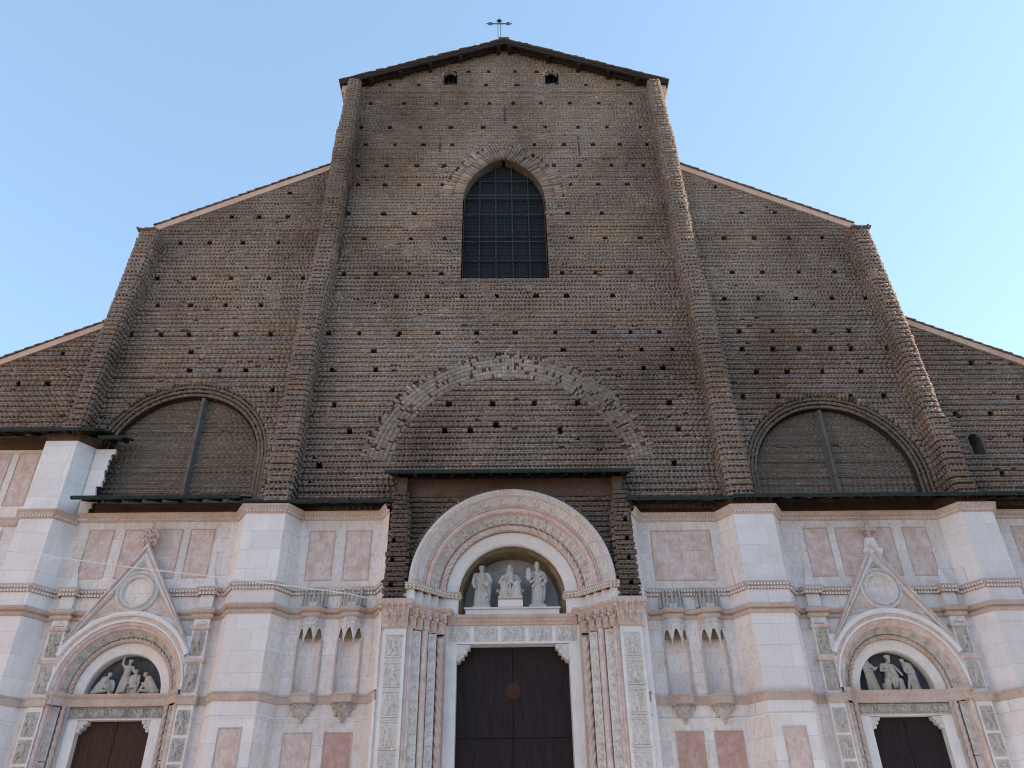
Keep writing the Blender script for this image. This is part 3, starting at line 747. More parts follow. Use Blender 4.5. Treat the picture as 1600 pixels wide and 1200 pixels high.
    if s < 0:
        panel(5.97, 7.0, 12.8, 14.93, joints=[('z', 1.3)]); panel(7.52, 8.56, 12.8, 14.93, joints=[('z', .9)])
        panel(6.05, 7.05, 4.0, 6.88, mat=M_RD, label='deep red marble panel low beside the main portal'); panel(7.55, 8.58, 4.0, 6.88)
    else:
        panel(6.05, 8.56, 12.85, 15.0, joints=[('z', 1.27), ('x', 1.2)])
        panel(6.13, 7.15, 4.0, 6.97, mat=M_RD); panel(7.6, 8.64, 4.0, 6.97, mat=M_RD)
    for x0, x1 in ((12.68, 13.66), (14.05, 16.45), (16.98, 17.98)): panel(x0, x1, 12.97, 15.06, joints=[('z', .95)] if x1-x0 < 2 else [('z', .95), ('x', 1.2)])
    for x0 in (21.75, 23.3, 25.0): panel(x0, x0+1.1, 12.97, 15.06)
    if s < 0:
        for x0 in (21.25, 22.5, 23.8): panel(x0+.02, x0+.88, 16.28, 18.8)
    panel(9.95, 10.75, 3.6, 6.95, y=0.0, mat=M_PK)
    panel(19.55, 20.35, 3.6, 6.95, y=0.0, mat=M_PK)
    # ---- niches: canopy, colonnettes, pinnacles, console
    for c in NI[s]:
        X = s*c; n_ = MB(); z = 10.6+dz
        pl = [(X-.5, YW), (X-.2, YW-.34), (X+.2, YW-.34), (X+.5, YW)]
        sweep(n_, pl, [(0, 10.86+dz), (.03, 10.88+dz), (.03, 10.93+dz), (0, 10.95+dz), (0, 11.2+dz)]); sweep(n_, pl, [(.0, 11.6+dz), (.0, 11.75+dz), (-.2, 11.9+dz)])
        nic = part('niche', n_, M_CARVE, church, 'empty shallow wall niche under a pointed stone canopy')
        can = MB()
        for (p, q) in zip(pl[:-1], pl[1:]):        # pointed arch fringe on each facet
            p, q = np.array(p), np.array(q); m = 16
            for k in range(m):
                ta, tb = k/m, (k+1)/m
                f = lambda t: 10.36+dz+.42*(1-(abs(2*t-1)/.76)**1.5) if .12 < t < .88 else 10.28+dz
                A_, B_ = p+(q-p)*ta, p+(q-p)*tb
                can.quad((*A_, f(ta)), (*B_, f(tb)), (*B_, 10.87+dz), (*A_, 10.87+dz))
        for (p, q) in zip(pl[:-1], pl[1:]):
            for t in (.2, .5, .8): can.ball((p[0]+(q[0]-p[0])*t, p[1]+(q[1]-p[1])*t-.01, 11.06+dz), .045, n=6, m=4)
            for t in (.12, .5, .88): can.cyl((p[0]+(q[0]-p[0])*t, p[1]+(q[1]-p[1])*t-.012, 10.72+dz), (p[0]+(q[0]-p[0])*t, p[1]+(q[1]-p[1])*t-.012, 11.18+dz), .018, n=5)
        hb = MB(); hb.box(X-.46, X+.46, YW-.03, YW+.02, 10.40+dz, 11.0+dz); part('canopy_shade_back', hb, M_OCH, nic)  # dark plate, stands in for the shade inside the canopy hollow
        for p in pl: can.cyl((*p, 10.16+dz), (*p, 10.4+dz), .02, .05, n=6)
        part('canopy', can, M_CARVE, nic)
        pin = MB()
        for k, t in enumerate(np.linspace(0, 1, 9)):
            a = math.pi*(1-t); px, py = X+.47*math.cos(a), YW-.04-.26*math.sin(a)
            if k % 2 == 0: pin.cyl((px, py, 11.62+dz), (px, py, 12.28+dz), .05, .045, n=6); pin.ball((px, py, 12.3+dz), .055, n=6, m=4)
            else: pin.cyl((px, py, 11.62+dz), (px, py, 12.26+dz), .10, .012, n=4)
        part('pinnacles', pin, M_STATD, nic)
        for sx in (-1, 1):
            tw = MB(); zz = np.linspace(8.28+dz, 10.3+dz, 60); A = np.linspace(0, 2*math.pi, 9)[:-1]
            tw.grid([[(X+sx*.47+(.042+.016*math.cos(2*(a-k*.9)))*math.cos(a), YW-.03+(.042+.016*math.cos(2*(a-k*.9)))*math.sin(a), z_) for a in A] for k, z_ in enumerate(zz)], close_v=True)
            part('colonnette', tw, M_CARVD, nic)
        con = MB(); A = np.linspace(math.pi, 0, 9); lv = [(8.24, .50, .36), (8.0, .49, .36), (7.92, .44, .32), (7.72, .36, .26), (7.55, .28, .2), (7.42, .16, .12), (7.32, .09, .07), (7.22, .03, .03)]
        con.grid([[(X+rx*math.cos(a), YW-ry*math.sin(a), z_+dz) for a in A] for z_, rx, ry in lv])
        for k in range(6):
            a = math.pi*(k+.5)/6
            con.ball((X+.40*math.cos(a), YW-.29*math.sin(a), 7.78+dz), .07, n=6, m=5)
            if k % 2: con.ball((X+.27*math.cos(a), YW-.2*math.sin(a), 7.52+dz), .075, n=6, m=5)
        con.ball((X, YW-.12, 7.3+dz), .07, n=6, m=5)
        part('console', con, M_CARVD, nic)

# ---- brown wall strip and eaves above the marble
def eave(x0, x1, z, y_g, y_w, zw_top, z_wall0, wall_y, ends=(0, 0), raf=.95, label=None):
    """gutter at (y_g, z) running x0..x1, soffit rising to the wall at y_w"""
    mb = MB()
    rise = .42*(y_w-y_g)
    mb.add([(x0, y_g+.05, z+.02), (x1, y_g+.05, z+.02), (x1, y_w, z+rise), (x0, y_w, z+rise), (x0, y_g+.05, z+.1), (x1, y_g+.05, z+.1), (x1, y_w, z+rise+.1), (x0, y_w, z+rise+.1)],
        [(0, 1, 2, 3), (4, 5, 6, 7), (0, 1, 5, 4), (0, 3, 7, 4), (1, 2, 6, 5)])
    e = part('eave', mb, M_SOF, church, label)
    gt = MB(); A = np.linspace(math.pi, 2*math.pi, 9)
    gt.grid([[(x, y_g-.02+.10*math.cos(a), z+.06+.10*math.sin(a)) for a in A] for x in np.linspace(x0, x1, max(2, int((x1-x0)/1.5)))])
    gt.box(x0, x1, y_g-.13, y_g-.105, z+.04, z+.09)
    n = int((x1-x0)/.8)
    for k in range(n+1):
        x = x0+(x1-x0)*k/n; gt.box(x-.015, x+.015, y_g-.14, y_g+.09, z-.05, z+.075) if 0 else None
    part('gutter', gt, M_GUT, e)
    n = max(1, int(round((x1-x0)/raf)))
    for k in range(n):
        x = x0+(x1-x0)*(k+.5)/n; rf = MB()
        rf.add([(x-.06, y_g+.12, z-.06), (x+.06, y_g+.12, z-.06), (x+.06, y_w, z+rise-.13), (x-.06, y_w, z+rise-.13), (x-.06, y_g+.12, z+.025), (x+.06, y_g+.12, z+.025), (x+.06, y_w, z+rise+.0), (x-.06, y_w, z+rise+.0)],
            [(0, 1, 2, 3), (0, 1, 5, 4), (0, 3, 7, 4), (1, 2, 6, 5)])
        part('rafter', rf, M_WOOD, e)
    return e
for s in (-1, 1):
    dz = DZ[s]; mb = MB(); z0_ = 15.45+dz+.34
    path = mirror([(5.12, .1), (5.55, YW+.08), (9.0, YW+.08), (9.55, .08), (11.15, .08), (11.7, YW+.08), (18.7, YW+.08)]+([(19.25, .08), (20.65, .08), (21.15, YW+.08), (28.5, YW+.08)] if s > 0 else []), s)
    sweep(mb, path, [(0, z0_-.1), (0, 16.26)]); a, b = sorted((s*5.2, s*(28.4 if s > 0 else 18.6))); mb.box(a, b, .86, .90, 16.2, 16.42)
    part('eave_wall', mb, M_PLA, church)
mb = MB(); sweep(mb, mirror([(18.66, YW+.08), (18.7, YW+.08), (19.25, .08), (20.65, .08), (21.15, YW+.08), (28.5, YW+.08)], -1), [(0, 19.0), (0, 19.58)]); mb.box(-28.4, -18.8, .86, .90, 19.5, 19.9); part('eave_wall', mb, M_PLA, church)
eave(-11.55, -4.95, 16.02, .02, YB+.05, 0, 0, 0, raf=.95)
eave(-18.55, -11.45, 16.12, -.33, YB+.05, 0, 0, 0, raf=.9)
eave(4.95, 9.6, 15.98, -.10, YB+.05, 0, 0, 0, raf=.95)
eave(9.5, 28.5, 15.96, -.33, YB+.05, 0, 0, 0, raf=.9)
eave(-28.5, -18.35, 19.42, -.38, YB+.05, 0, 0, 0, raf=.95)
eave(-18.45, -17.35, 19.30, .18, YB+.05, 0, 0, 0, raf=.5)
ec = eave(-5.33, 5.33, 17.08, -.6, YB+.05, 0, 0, 0, raf=.85, label='small roof edge sheltering the main portal')

# ================================================================ RELIEF CARVING
def relief(mb, F, w, h, res=.03, amp=.05, seed=0, style='figure', frame=True):
    amp *= 1.5
    """height-field carving: F(u,v,d)->xyz with u in 0..w, v in 0..h"""
    r = np.random.default_rng(seed); nu = max(4, int(w/res)); nv = max(4, int(h/res))
    U, V = np.meshgrid(np.linspace(0, w, nu), np.linspace(0, h, nv), indexing='ij'); H = np.zeros_like(U)
    def cap(x0, y0, x1, y1, rad, a):
        dx, dy = x1-x0, y1-y0; L2 = dx*dx+dy*dy+1e-9; t = np.clip(((U-x0)*dx+(V-y0)*dy)/L2, 0, 1)
        d = np.hypot(U-x0-t*dx, V-y0-t*dy); np.maximum(H, a*np.sqrt(np.clip(1-(d/rad)**2, 0, 1)), out=H)
    if style == 'figure':
        nf = max(1, int(round(w/h*1.6))) if w/h < 4 else int(w/h*2)
        for k in range(nf):
            cx = w*(k+.5)/nf+r.normal(0, .03*w/nf); lean = r.normal(0, .12)*h; hh = h*r.uniform(.72, .86); b = .07*h
            hd = hh*.09; m = h*.07
            cap(cx+lean*.5, b+hh*.92, cx+lean*.5, b+hh*.94, hd, amp)
            cap(cx, b+hh*.45, cx+lean*.4, b+hh*.78, hh*.12, amp*.9)
            for q in (-1, 1):
                kx = cx+q*hh*r.uniform(.05, .2); cap(cx, b+hh*.45, kx, b+hh*.25, hh*.07, amp*.8); cap(kx, b+hh*.25, kx+r.normal(0, .06)*hh, b, hh*.055, amp*.7)
                ex = cx+q*hh*r.uniform(.15, .28); ey = b+hh*r.uniform(.5, .85); cap(cx+lean*.4, b+hh*.76, ex, ey, hh*.05, amp*.8); cap(ex, ey, ex+q*hh*r.uniform(-.15, .15), ey+r.normal(0, .12)*hh, hh*.04, amp*.7)
        for k in range(int(10*w/h)+6):
            x = r.uniform(.05, .95)*w; y = r.uniform(.05, .9)*h; cap(x, y, x+r.normal(0, .1)*h, y+r.normal(0, .15)*h, h*.035, amp*.5)
        H += r.normal(0, amp*.05, H.shape)
    else:                       # foliage scroll
        L = max(w, h); S_ = min(w, h); per = S_*1.15; n = max(1, int(L/per))
        for k in range(n):
            c = (k+.5)*L/n; sg = 1 if k % 2 else -1; pts = []
            for t in np.linspace(0, 1, 9):
                a = sg*(t*5.2)+1.2; rr = S_*.34*(1-t*.75); pts.append((c+rr*math.cos(a), S_*.5+rr*math.sin(a)))
            for (a1, b1), (a2, b2) in zip(pts[:-1], pts[1:]):
                cap(*((a1, b1, a2, b2) if w >= h else (b1, a1, b2, a2)), S_*.065, amp)
            for q in range(5):
                a = r.uniform(0, 6.28); x1 = c+S_*.36*math.cos(a); y1 = S_*.5+S_*.36*math.sin(a); x2 = c+S_*.47*math.cos(a+.3); y2 = S_*.5+S_*.47*math.sin(a+.3)
                cap(*((x1, y1, x2, y2) if w >= h else (y1, x1, y2, x2)), S_*.05, amp*.7)
            cap(*((c, S_*.5, c, S_*.5) if w >= h else (S_*.5, c, S_*.5, c)), S_*.10, amp*.9)
        H += r.normal(0, amp*.04, H.shape)
    if frame:
        e = np.minimum(np.minimum(U, w-U), np.minimum(V, h-V)); H = np.where(e < .022, amp*1.05, H); H[(e < .001)] = 0
    P = F(U, V, H); mb.grid(P)

# generic arch sweep: profile (r, y) around centre, straight down to zb
def arch_path(cx, zc, zs, zb, n=56):
    A = np.linspace(0, math.pi, n); out = []
    if zb is not None: out.append(('s', 1, zb))
    out += [('a', a, 0) for a in A]
    if zb is not None: out.append(('s', -1, zb))
    return out
def arch_sweep(mb, cx, zc, zs, prof, zb=None, n=56, clip=0):
    G = []
    if clip:
        mb.grid([[(cx+r*math.cos(a), y, zc+zs*r*math.sin(a)) for r, y in prof] for a in np.linspace(clip, math.pi-clip, n)]); return
    for k, a, z in arch_path(cx, zc, zs, zb, n):
        if k == 'a': G.append([(cx+r*math.cos(a), y, zc+zs*r*math.sin(a)) for r, y in prof])
        else: G.append([(cx+a*r, y, z) for r, y in prof])
    mb.grid(G)
def roll(r, y, rad, n=10, a0=0, a1=2*math.pi): return [(r+rad*math.cos(a), y+rad*math.sin(a)) for a in np.linspace(a0, a1, n)]
def twisted_arch(mb, cx, zc, zs, r, y, rad, turns=42, n=260, lob=2):
    A = np.linspace(0, math.pi, n); T = np.linspace(0, 2*math.pi, 25)[:-1]; G = []
    for a in A:
        row = []
        for t in T:
            q = rad*(.72+.42*abs(math.cos(1.5*t-turns*.75*a))); row.append((cx+(r+q*math.cos(t))*math.cos(a), y+q*math.sin(t), zc+zs*(r+q*math.cos(t))*math.sin(a)))
        G.append(row)
    mb.grid(G, close_v=True)
def twisted_col(mb, x, y, z0_, z1_, rad, pitch=.42, hand=1, lob=2):
    n = int((z1_-z0_)/.035); T = np.linspace(0, 2*math.pi, 25)[:-1]
    mb.grid([[(x+rad*(.72+.42*abs(math.cos(1.5*t-hand*math.pi*z*1.5/pitch)))*math.cos(t), y+rad*(.72+.42*abs(math.cos(1.5*t-hand*math.pi*z*1.5/pitch)))*math.sin(t), z) for t in T] for z in np.linspace(z0_, z1_, n)], close_v=True)
def relief_ring(mb, cx, zc, zs, r0, y0, r1, y1, amp, seed, style='figure', seg=12, res=.035):
    """carved splayed band between (r0,y0) outer and (r1,y1) inner"""
    w = math.hypot(r1-r0, y1-y0); nx, ny = (y1-y0)/w, -(r0-r1)/w   # direction facing the viewer / the arch centre
    rm = (r0+r1)/2
    for k in range(seg):
        a0, a1 = math.pi*k/seg, math.pi*(k+1)/seg; L = rm*(a1-a0)
        def F(U, V, D):
            a = a0+(a1-a0)*(U/L); t = V/w; r = r1+(r0-r1)*t - D*abs(nx); y = y1+(y0-y1)*t - D*abs(ny)
            return np.stack([cx+r*np.cos(a), y, zc+zs*r*np.sin(a)], -1)
        relief(mb, F, L, w, res, amp, seed+k, style, frame=True)

def capital(mb, x, y, w, zb, zt, flare, yb=None, nx=3):
    """foliate capital block centred at x, front plane y"""
    lv = [(zb, 0), (zb+.06, .03), (zb+(zt-zb)*.45, .05), (zt-.24, .6*flare), (zt-.2, flare), (zt-.02, flare*1.05), (zt, flare)]
    sweep(mb, [(x-w/2, y+.8), (x-w/2, y), (x+w/2, y), (x+w/2, y+.8)], [(f, z) for z, f in lv]+[(-w/2+.02, zt)])
    for row in range(2):
        z = zb+.10+row*(zt-zb)*.34; h = (zt-zb)*.36; n = nx+row
        for k in range(n):
            cx_ = x-w/2+w*(k+.5)/n; ww = w/n*.40
            for j in range(5):
                t = j/4; mb.ball((cx_, y-.03-.03*row-.10*t*t*(1 if j < 4 else 1.2), z+h*t), ww*(1-.35*t), .045, h*.20, n=6, m=4)
    for sx in (-1, 1): mb.ball((x+sx*(w/2+flare*.5), y-flare*.6, zt-.30), .09, .08, .09, n=8, m=6)
    mb.ball((x, y-flare*.8, zt-.16), .07, .07, .11, n=8, m=6)

# ================================================================ MAIN PORTAL
CX, ZC = .05, 12.32
core = MB()
B = Bricks()
def spC(z):
    xo = 4.5; r = 4.12
    q = [(CX-xo, CX+xo)]
    return sub_spans(q, arch_cut(z, CX, ZC, r) if z > 10 else (CX-r, CX+r))
masonry(B, front(.38), 11.6, 16.75, spC, (), 90, depth=.05, rh=lambda z: .235)
voussoirs(B, front(.38), CX, ZC, 4.16, 4.45, 0, math.pi, .16, .10, gap=.3)
for s in (-1, 1):            # brick piers either side
    fo = interp([(11.6, 5.08), (14, 5.02), (16.7, 4.92)]); fi = interp([(11.6, 4.34), (14, 4.3), (15.5, 4.32), (15.9, 4.42), (16.9, 4.5)])
    hs = [(s*4.85, z) for z in (12.25, 13.3, 14.2, 15.0)] if s > 0 else [(s*4.85, z) for z in (12.3, 13.45, 14.3)]
    def sp(z): a, b = fi(z)+s*0, fo(z); return [(a+CX, b+CX)] if s > 0 else [(-b, -a)]
    masonry(B, front(-.02), 11.6, 16.45, sp, hs, 95+s, depth=.07, rh=lambda z: .21, hole_w=.16)
    bricks_side(B, s, (lambda z, s=s: s*fo(float(z))+(CX if s > 0 else 0)), 11.6, 16.45, -.02, .9, 97); bricks_side(B, -s, (lambda z, s=s: s*fi(float(z))+(CX if s > 0 else 0)), 11.6, 16.45, -.02, .4, 98)
portal = B.build('main_portal', M_BRS, church, 'tall central portal with round carved arch, statues and dark double door')
mb = MB()
mb.box(-4.95, 4.95, .3, YB, 16.35, 17.2)
for s in (-1, 1): a, b = sorted((s*4.45, s*4.85)); mb.box(a, b, -.08, .299, 16.455, 17.1)
part('plaster_frieze', mb, M_PLA, portal)
# arch rings
mb = MB(); arch_sweep(mb, CX, ZC, 1, [(4.22, .45), (4.22, -.04), (4.18, -.10), (4.08, -.13), (4.02, -.06), (3.98, -.08), (3.93, -.02), (3.92, .1)])
part('outer_moulding', mb, M_PKL, portal)
mb = MB(); relief_ring(mb, CX, ZC, 1, 3.92, .08, 3.62, .45, .035, 300, 'scroll', 16); part('carved_ring', mb, M_CARVE, portal)
mb = MB(); arch_sweep(mb, CX, ZC, 1, [(3.66, .40), (3.62, .36), (3.58, .42)]+roll(3.49, .55, .115, 10, -.3-math.pi*.5+1.2, -math.pi-.9)+[(3.36, .68), (3.36, .75)])
part('torus_moulding', mb, M_PK, portal)
mb = MB(); relief_ring(mb, CX, ZC, 1, 3.37, .72, 3.06, 1.02, .06, 400, 'figure', 15); part('carved_ring', mb, M_CARVE, portal)
mb = MB(); twisted_arch(mb, CX, ZC, 1, 2.90, 1.13, .125, 46, 360); arch_sweep(mb, CX, ZC, 1, [(3.07, 1.0), (3.02, 1.2), (2.76, 1.3)]); part('twisted_roll', mb, M_PK, portal)
mb = MB(); arch_sweep(mb, CX, ZC, 1, [(2.78, 1.40), (2.75, 1.26), (2.30, 1.36), (2.24, 1.42), (2.24, 1.60)], zb=11.55); part('white_archivolt', mb, M_WHP, portal)
mb = MB(); arch_sweep(mb, CX, ZC, 1, [(2.22, 1.60), (2.12, 1.9), (2.14, 2.0), (2.02, 2.62)], zb=11.5); part('niche_vault', mb, M_OCH, portal)
mb = MB(); A = np.linspace(0, math.pi, 40); ring = [(CX+2.1, 2.6, 11.5)]+[(CX+2.1*math.cos(a), 2.6, ZC+2.1*math.sin(a)) for a in A]+[(CX-2.1, 2.6, 11.5)]
mb.add(ring, [tuple(range(len(ring)))]); mb.quad((CX-2.3, 1.6, 11.5), (CX+2.3, 1.6, 11.5), (CX+2.3, 2.62, 11.5), (CX-2.3, 2.62, 11.5)); part('tympanum', mb, M_TYM, portal)
# stepped imposts in plan, |x| outward -> inward
for s in (-1, 1):
    stp = [(4.40, .02), (3.96, .02), (3.92, .32), (3.66, .32), (3.62, .62), (3.36, .62), (3.32, .92), (3.06, .92), (3.02, 1.22), (2.74, 1.22), (2.74, 1.36), (2.28, 1.36)]
    path = [(CX+s*x, y) for x, y in (stp if s < 0 else reversed(stp))]
    mb = MB(); sweep(mb, path+[] , [(0, 11.62), (0, 12.2)])
    # returns at the inner end
    mb.quad((CX+s*2.28, 1.36, 11.62), (CX+s*2.28, 1.75, 11.62), (CX+s*2.28, 1.75, 12.2), (CX+s*2.28, 1.36, 12.2))
    part('impost_block', mb, M_WHP, portal)
    p2 = [(4.34, -.02), (3.9, .02), (2.74, 1.22), (2.28, 1.34), (2.26, 1.7)]; p2 = [(CX+s*x, y) for x, y in (p2 if s < 0 else reversed(p2))]
    mb = MB(); sweep(mb, p2, [(0, 12.18), (.04, 12.19), (.05, 12.25), (.10, 12.28), (.11, 12.36), (.15, 12.40), (.15, 12.44), (0, 12.45)])
    part('impost_cornice', mb, M_PKB, portal); dent('dentil_band', [(p2, 12.2, 12.27, .10, .06, .06), (p2, 12.3, 12.36, .15, .06, .06)], portal)
    # clustered shafts, outward to inward: pink, carved, pink, carved, twisted
    def P(x): return CX+s*x
    sh = MB()
    sh.box(min(P(4.18), P(4.05)), max(P(4.18), P(4.05)), .0, .4, 0, 10.7)
    for x, y, r in ((4.02, .12, .10),): sh.cyl((P(x), y, 0), (P(x), y, 10.7), r, n=12, caps=False)
    part('pink_shaft', sh, M_PK, portal, smooth=True)
    for (xa, ya, xb, yb, sd_) in ((3.93, .22, 3.63, .34, 1), (3.36, .66, 3.06, .80, 2)):
        mb = MB(); w = math.hypot(xb-xa, yb-ya)
        def F(U, V, D, xa=xa, xb=xb, ya=ya, yb=yb, w=w): t = U/w; return np.stack([P(xa+(xb-xa)*t), ya+(yb-ya)*t-D, V], -1)
        for k in range(4): relief(mb, (lambda U, V, D, k=k, F=F: F(U, V+2.6+2.0*k, D)), w, 2.0, .035, .035, 500+sd_*10+k+(s > 0)*5, 'scroll')
        mb.box(min(P(xb), P(xb+.02)), max(P(xb), P(xb+.02)), yb, yb+.4, 0, 10.7); mb.box(min(P(xa), P(xb)), max(P(xa), P(xb)), yb-.02, yb+.1, 0, 2.6)
        part('carved_shaft', mb, M_CARVE, portal)
    sh = MB(); sh.cyl((P(3.50), .50, 0), (P(3.50), .50, 10.65), .12, n=14, caps=False); sh.box(min(P(3.62), P(3.38)), max(P(3.62), P(3.38)), .56, .7, 0, 10.7); part('pink_shaft', sh, M_PK, portal, smooth=False)
    sh = MB(); twisted_col(sh, P(2.90), .98, 1.0, 10.45, .135, .62, s); part('twisted_column', sh, M_CAP, portal, smooth=True)
    mb = MB(); mb.box(min(P(3.06), P(2.72)), max(P(3.06), P(2.72)), 1.1, 1.9, 0, 10.6); part('shaft_backing', mb, M_CARVD, portal)
    # capitals of the cluster, stepping back
    mb = MB()
    for x, y, w in ((3.99, .06, .26), (3.74, .28, .24), (3.49, .46, .24), (3.22, .70, .24), (2.93, .92, .30)):
        zb_ = 10.62-.0; capital(mb, P(x), y, w, 10.62, 11.42, .10, nx=1)
    cp_ = [(4.16, -.06), (3.9, .06), (2.80, 1.0), (2.62, 1.0), (2.56, 1.5)]; cp_ = [(P(x), y) for x, y in (cp_ if s < 0 else reversed(cp_))]
    sweep(mb, cp_, [(0, 11.38), (.06, 11.40), (.08, 11.47), (.15, 11.54), (.17, 11.60), (.17, 11.64), (-.4, 11.645)])
    part('clustered_capitals', mb, M_CAP, portal, smooth=False)
    # carved outer pier with five reliefs and capital
    mb = MB(); mb.box(min(P(4.17), P(5.05)), max(P(4.17), P(5.05)), -.1, .85, 0, 10.62); mb.box(min(P(5.04), P(5.3)), max(P(5.04), P(5.3)), .06, .85, 0, 12.3)
    pier = part('carved_pier', mb, M_WHP, portal)
    k = 0
    for z0_, z1_ in ((9.53, 10.32), (8.45, 9.27), (7.39, 8.22), (6.28, 7.17), (5.15, 6.06), (4.0, 4.9), (2.9, 3.8)):
        mb = MB(); xl = min(P(4.29), P(4.93))
        relief(mb, lambda U, V, D: np.stack([xl+U, -.105-D, z0_+V], -1), .64, z1_-z0_, .022, .055, 600+k+(s > 0)*20, 'figure'); k += 1
        mb.box(xl-.02, xl+.66, -.155, -.1, z0_-.05, z0_); mb.box(xl-.02, xl+.66, -.14, -.1, z1_, z1_+.03)
        part('relief_panel', mb, M_CARVE, portal)
    for z in (9.40, 8.34, 7.28, 6.17): 
        mb = MB(); mb.box(xl+.02, xl+.62, -.125, -.1, z-.035, z+.035); part('pier_string', mb, M_CARVE, portal)
    mb = MB(); capital(mb, P(4.63), -.12, .94, 10.6, 11.72, .2, nx=3); part('pier_capital', mb, M_CAP, pier)
    # white jamb and corner bracket
    mb = MB(); a, b = sorted((P(2.27), P(2.74))); mb.box(a, b, 1.4, 2.1, 0, 10.36); part('door_jamb', mb, M_WHP, portal)
    mb = MB(); xa = 2.27
    prof = [(2.27, 10.34), (1.72, 10.34), (1.74, 10.2), (1.86, 10.16), (1.84, 10.02), (1.98, 9.98), (1.96, 9.84), (2.10, 9.82), (2.12, 9.7), (2.27, 9.68)]
    V = [(P(x), 1.42, z) for x, z in prof]+[(P(x), 1.95, z) for x, z in prof]; n = len(prof)
    mb.add(V, [tuple(range(n)), tuple(range(2*n-1, n-1, -1))]+[(i, (i+1) % n, n+(i+1) % n, n+i) for i in range(n)])
    for x, z in ((1.84, 10.20), (1.96, 10.02), (2.1, 9.86), (2.2, 9.76)): mb.ball((P(x), 1.44, z), .10, .08, .09, n=8, m=6)
    part('door_bracket', mb, M_CARVE, portal)
# lintel
mb = MB(); mb.box(CX-2.74, CX+2.74, 1.44, 2.12, 10.37, 11.15); part('lintel', mb, M_WHP, portal)
k = 0
for xa, xb in ((-2.55, -1.7), (-1.55, -.55), (-.41, .56), (.70, 1.66), (1.80, 2.68)):
    mb = MB(); relief(mb, lambda U, V, D: np.stack([xa+U, 1.435-D, 10.46+V], -1), xb-xa, .6, .022, .05, 700+k, 'figure'); part('lintel_relief', mb, M_CARVE, portal); k += 1
mb = MB(); sweep(mb, [(CX-2.66, 1.42), (CX+2.66, 1.42)], [(0, 11.1), (.05, 11.12), (.06, 11.2), (.12, 11.25), (.12, 11.33), (.2, 11.40), (.22, 11.5), (0, 11.52), (-.3, 11.525)]); part('lintel_cornice', mb, M_CAP, portal)
mb = MB(); mb.box(CX-1.95, CX+1.95, 1.5, 2.3, 11.53, 11.80); mb.box(CX-2.0, CX+2.0, 1.45, 2.35, 11.803, 11.87); part('statue_shelf', mb, M_WHP, portal)
# doors
mb = MB(); 
for s in (-1, 1):
    mb = MB(); a, b = sorted((CX-.02+s*.012, CX-.02+s*2.32))
    for z0_, z1_ in ((1.2, 3.0), (3.015, 6.89), (6.915, 10.37)): mb.box(a, b, 2.0, 2.08, z0_, z1_)
    for k in range(9):
        x = a+(b-a)*(k+.5)/9; mb.box(x-.004, x+.004, 1.996, 2.0, 1.3, 10.3)
    part('door_leaf', mb, M_DOOR, portal)
mb = MB(); mb.cyl((CX-.02, 1.992, 8.66), (CX-.02, 1.999, 8.66), .30, n=28); part('worn_disc', mb, simple('worn_red_wood', (.055, .026, .020), (.075, .035, .026), 3, .8, spec=.1), portal, 'round reddish worn patch on the main door')
mb = MB(); mb.box(-3.2, 3.2, 2.09, 2.2, 0, 10.5); part('door_backing', mb, M_DARK, portal)

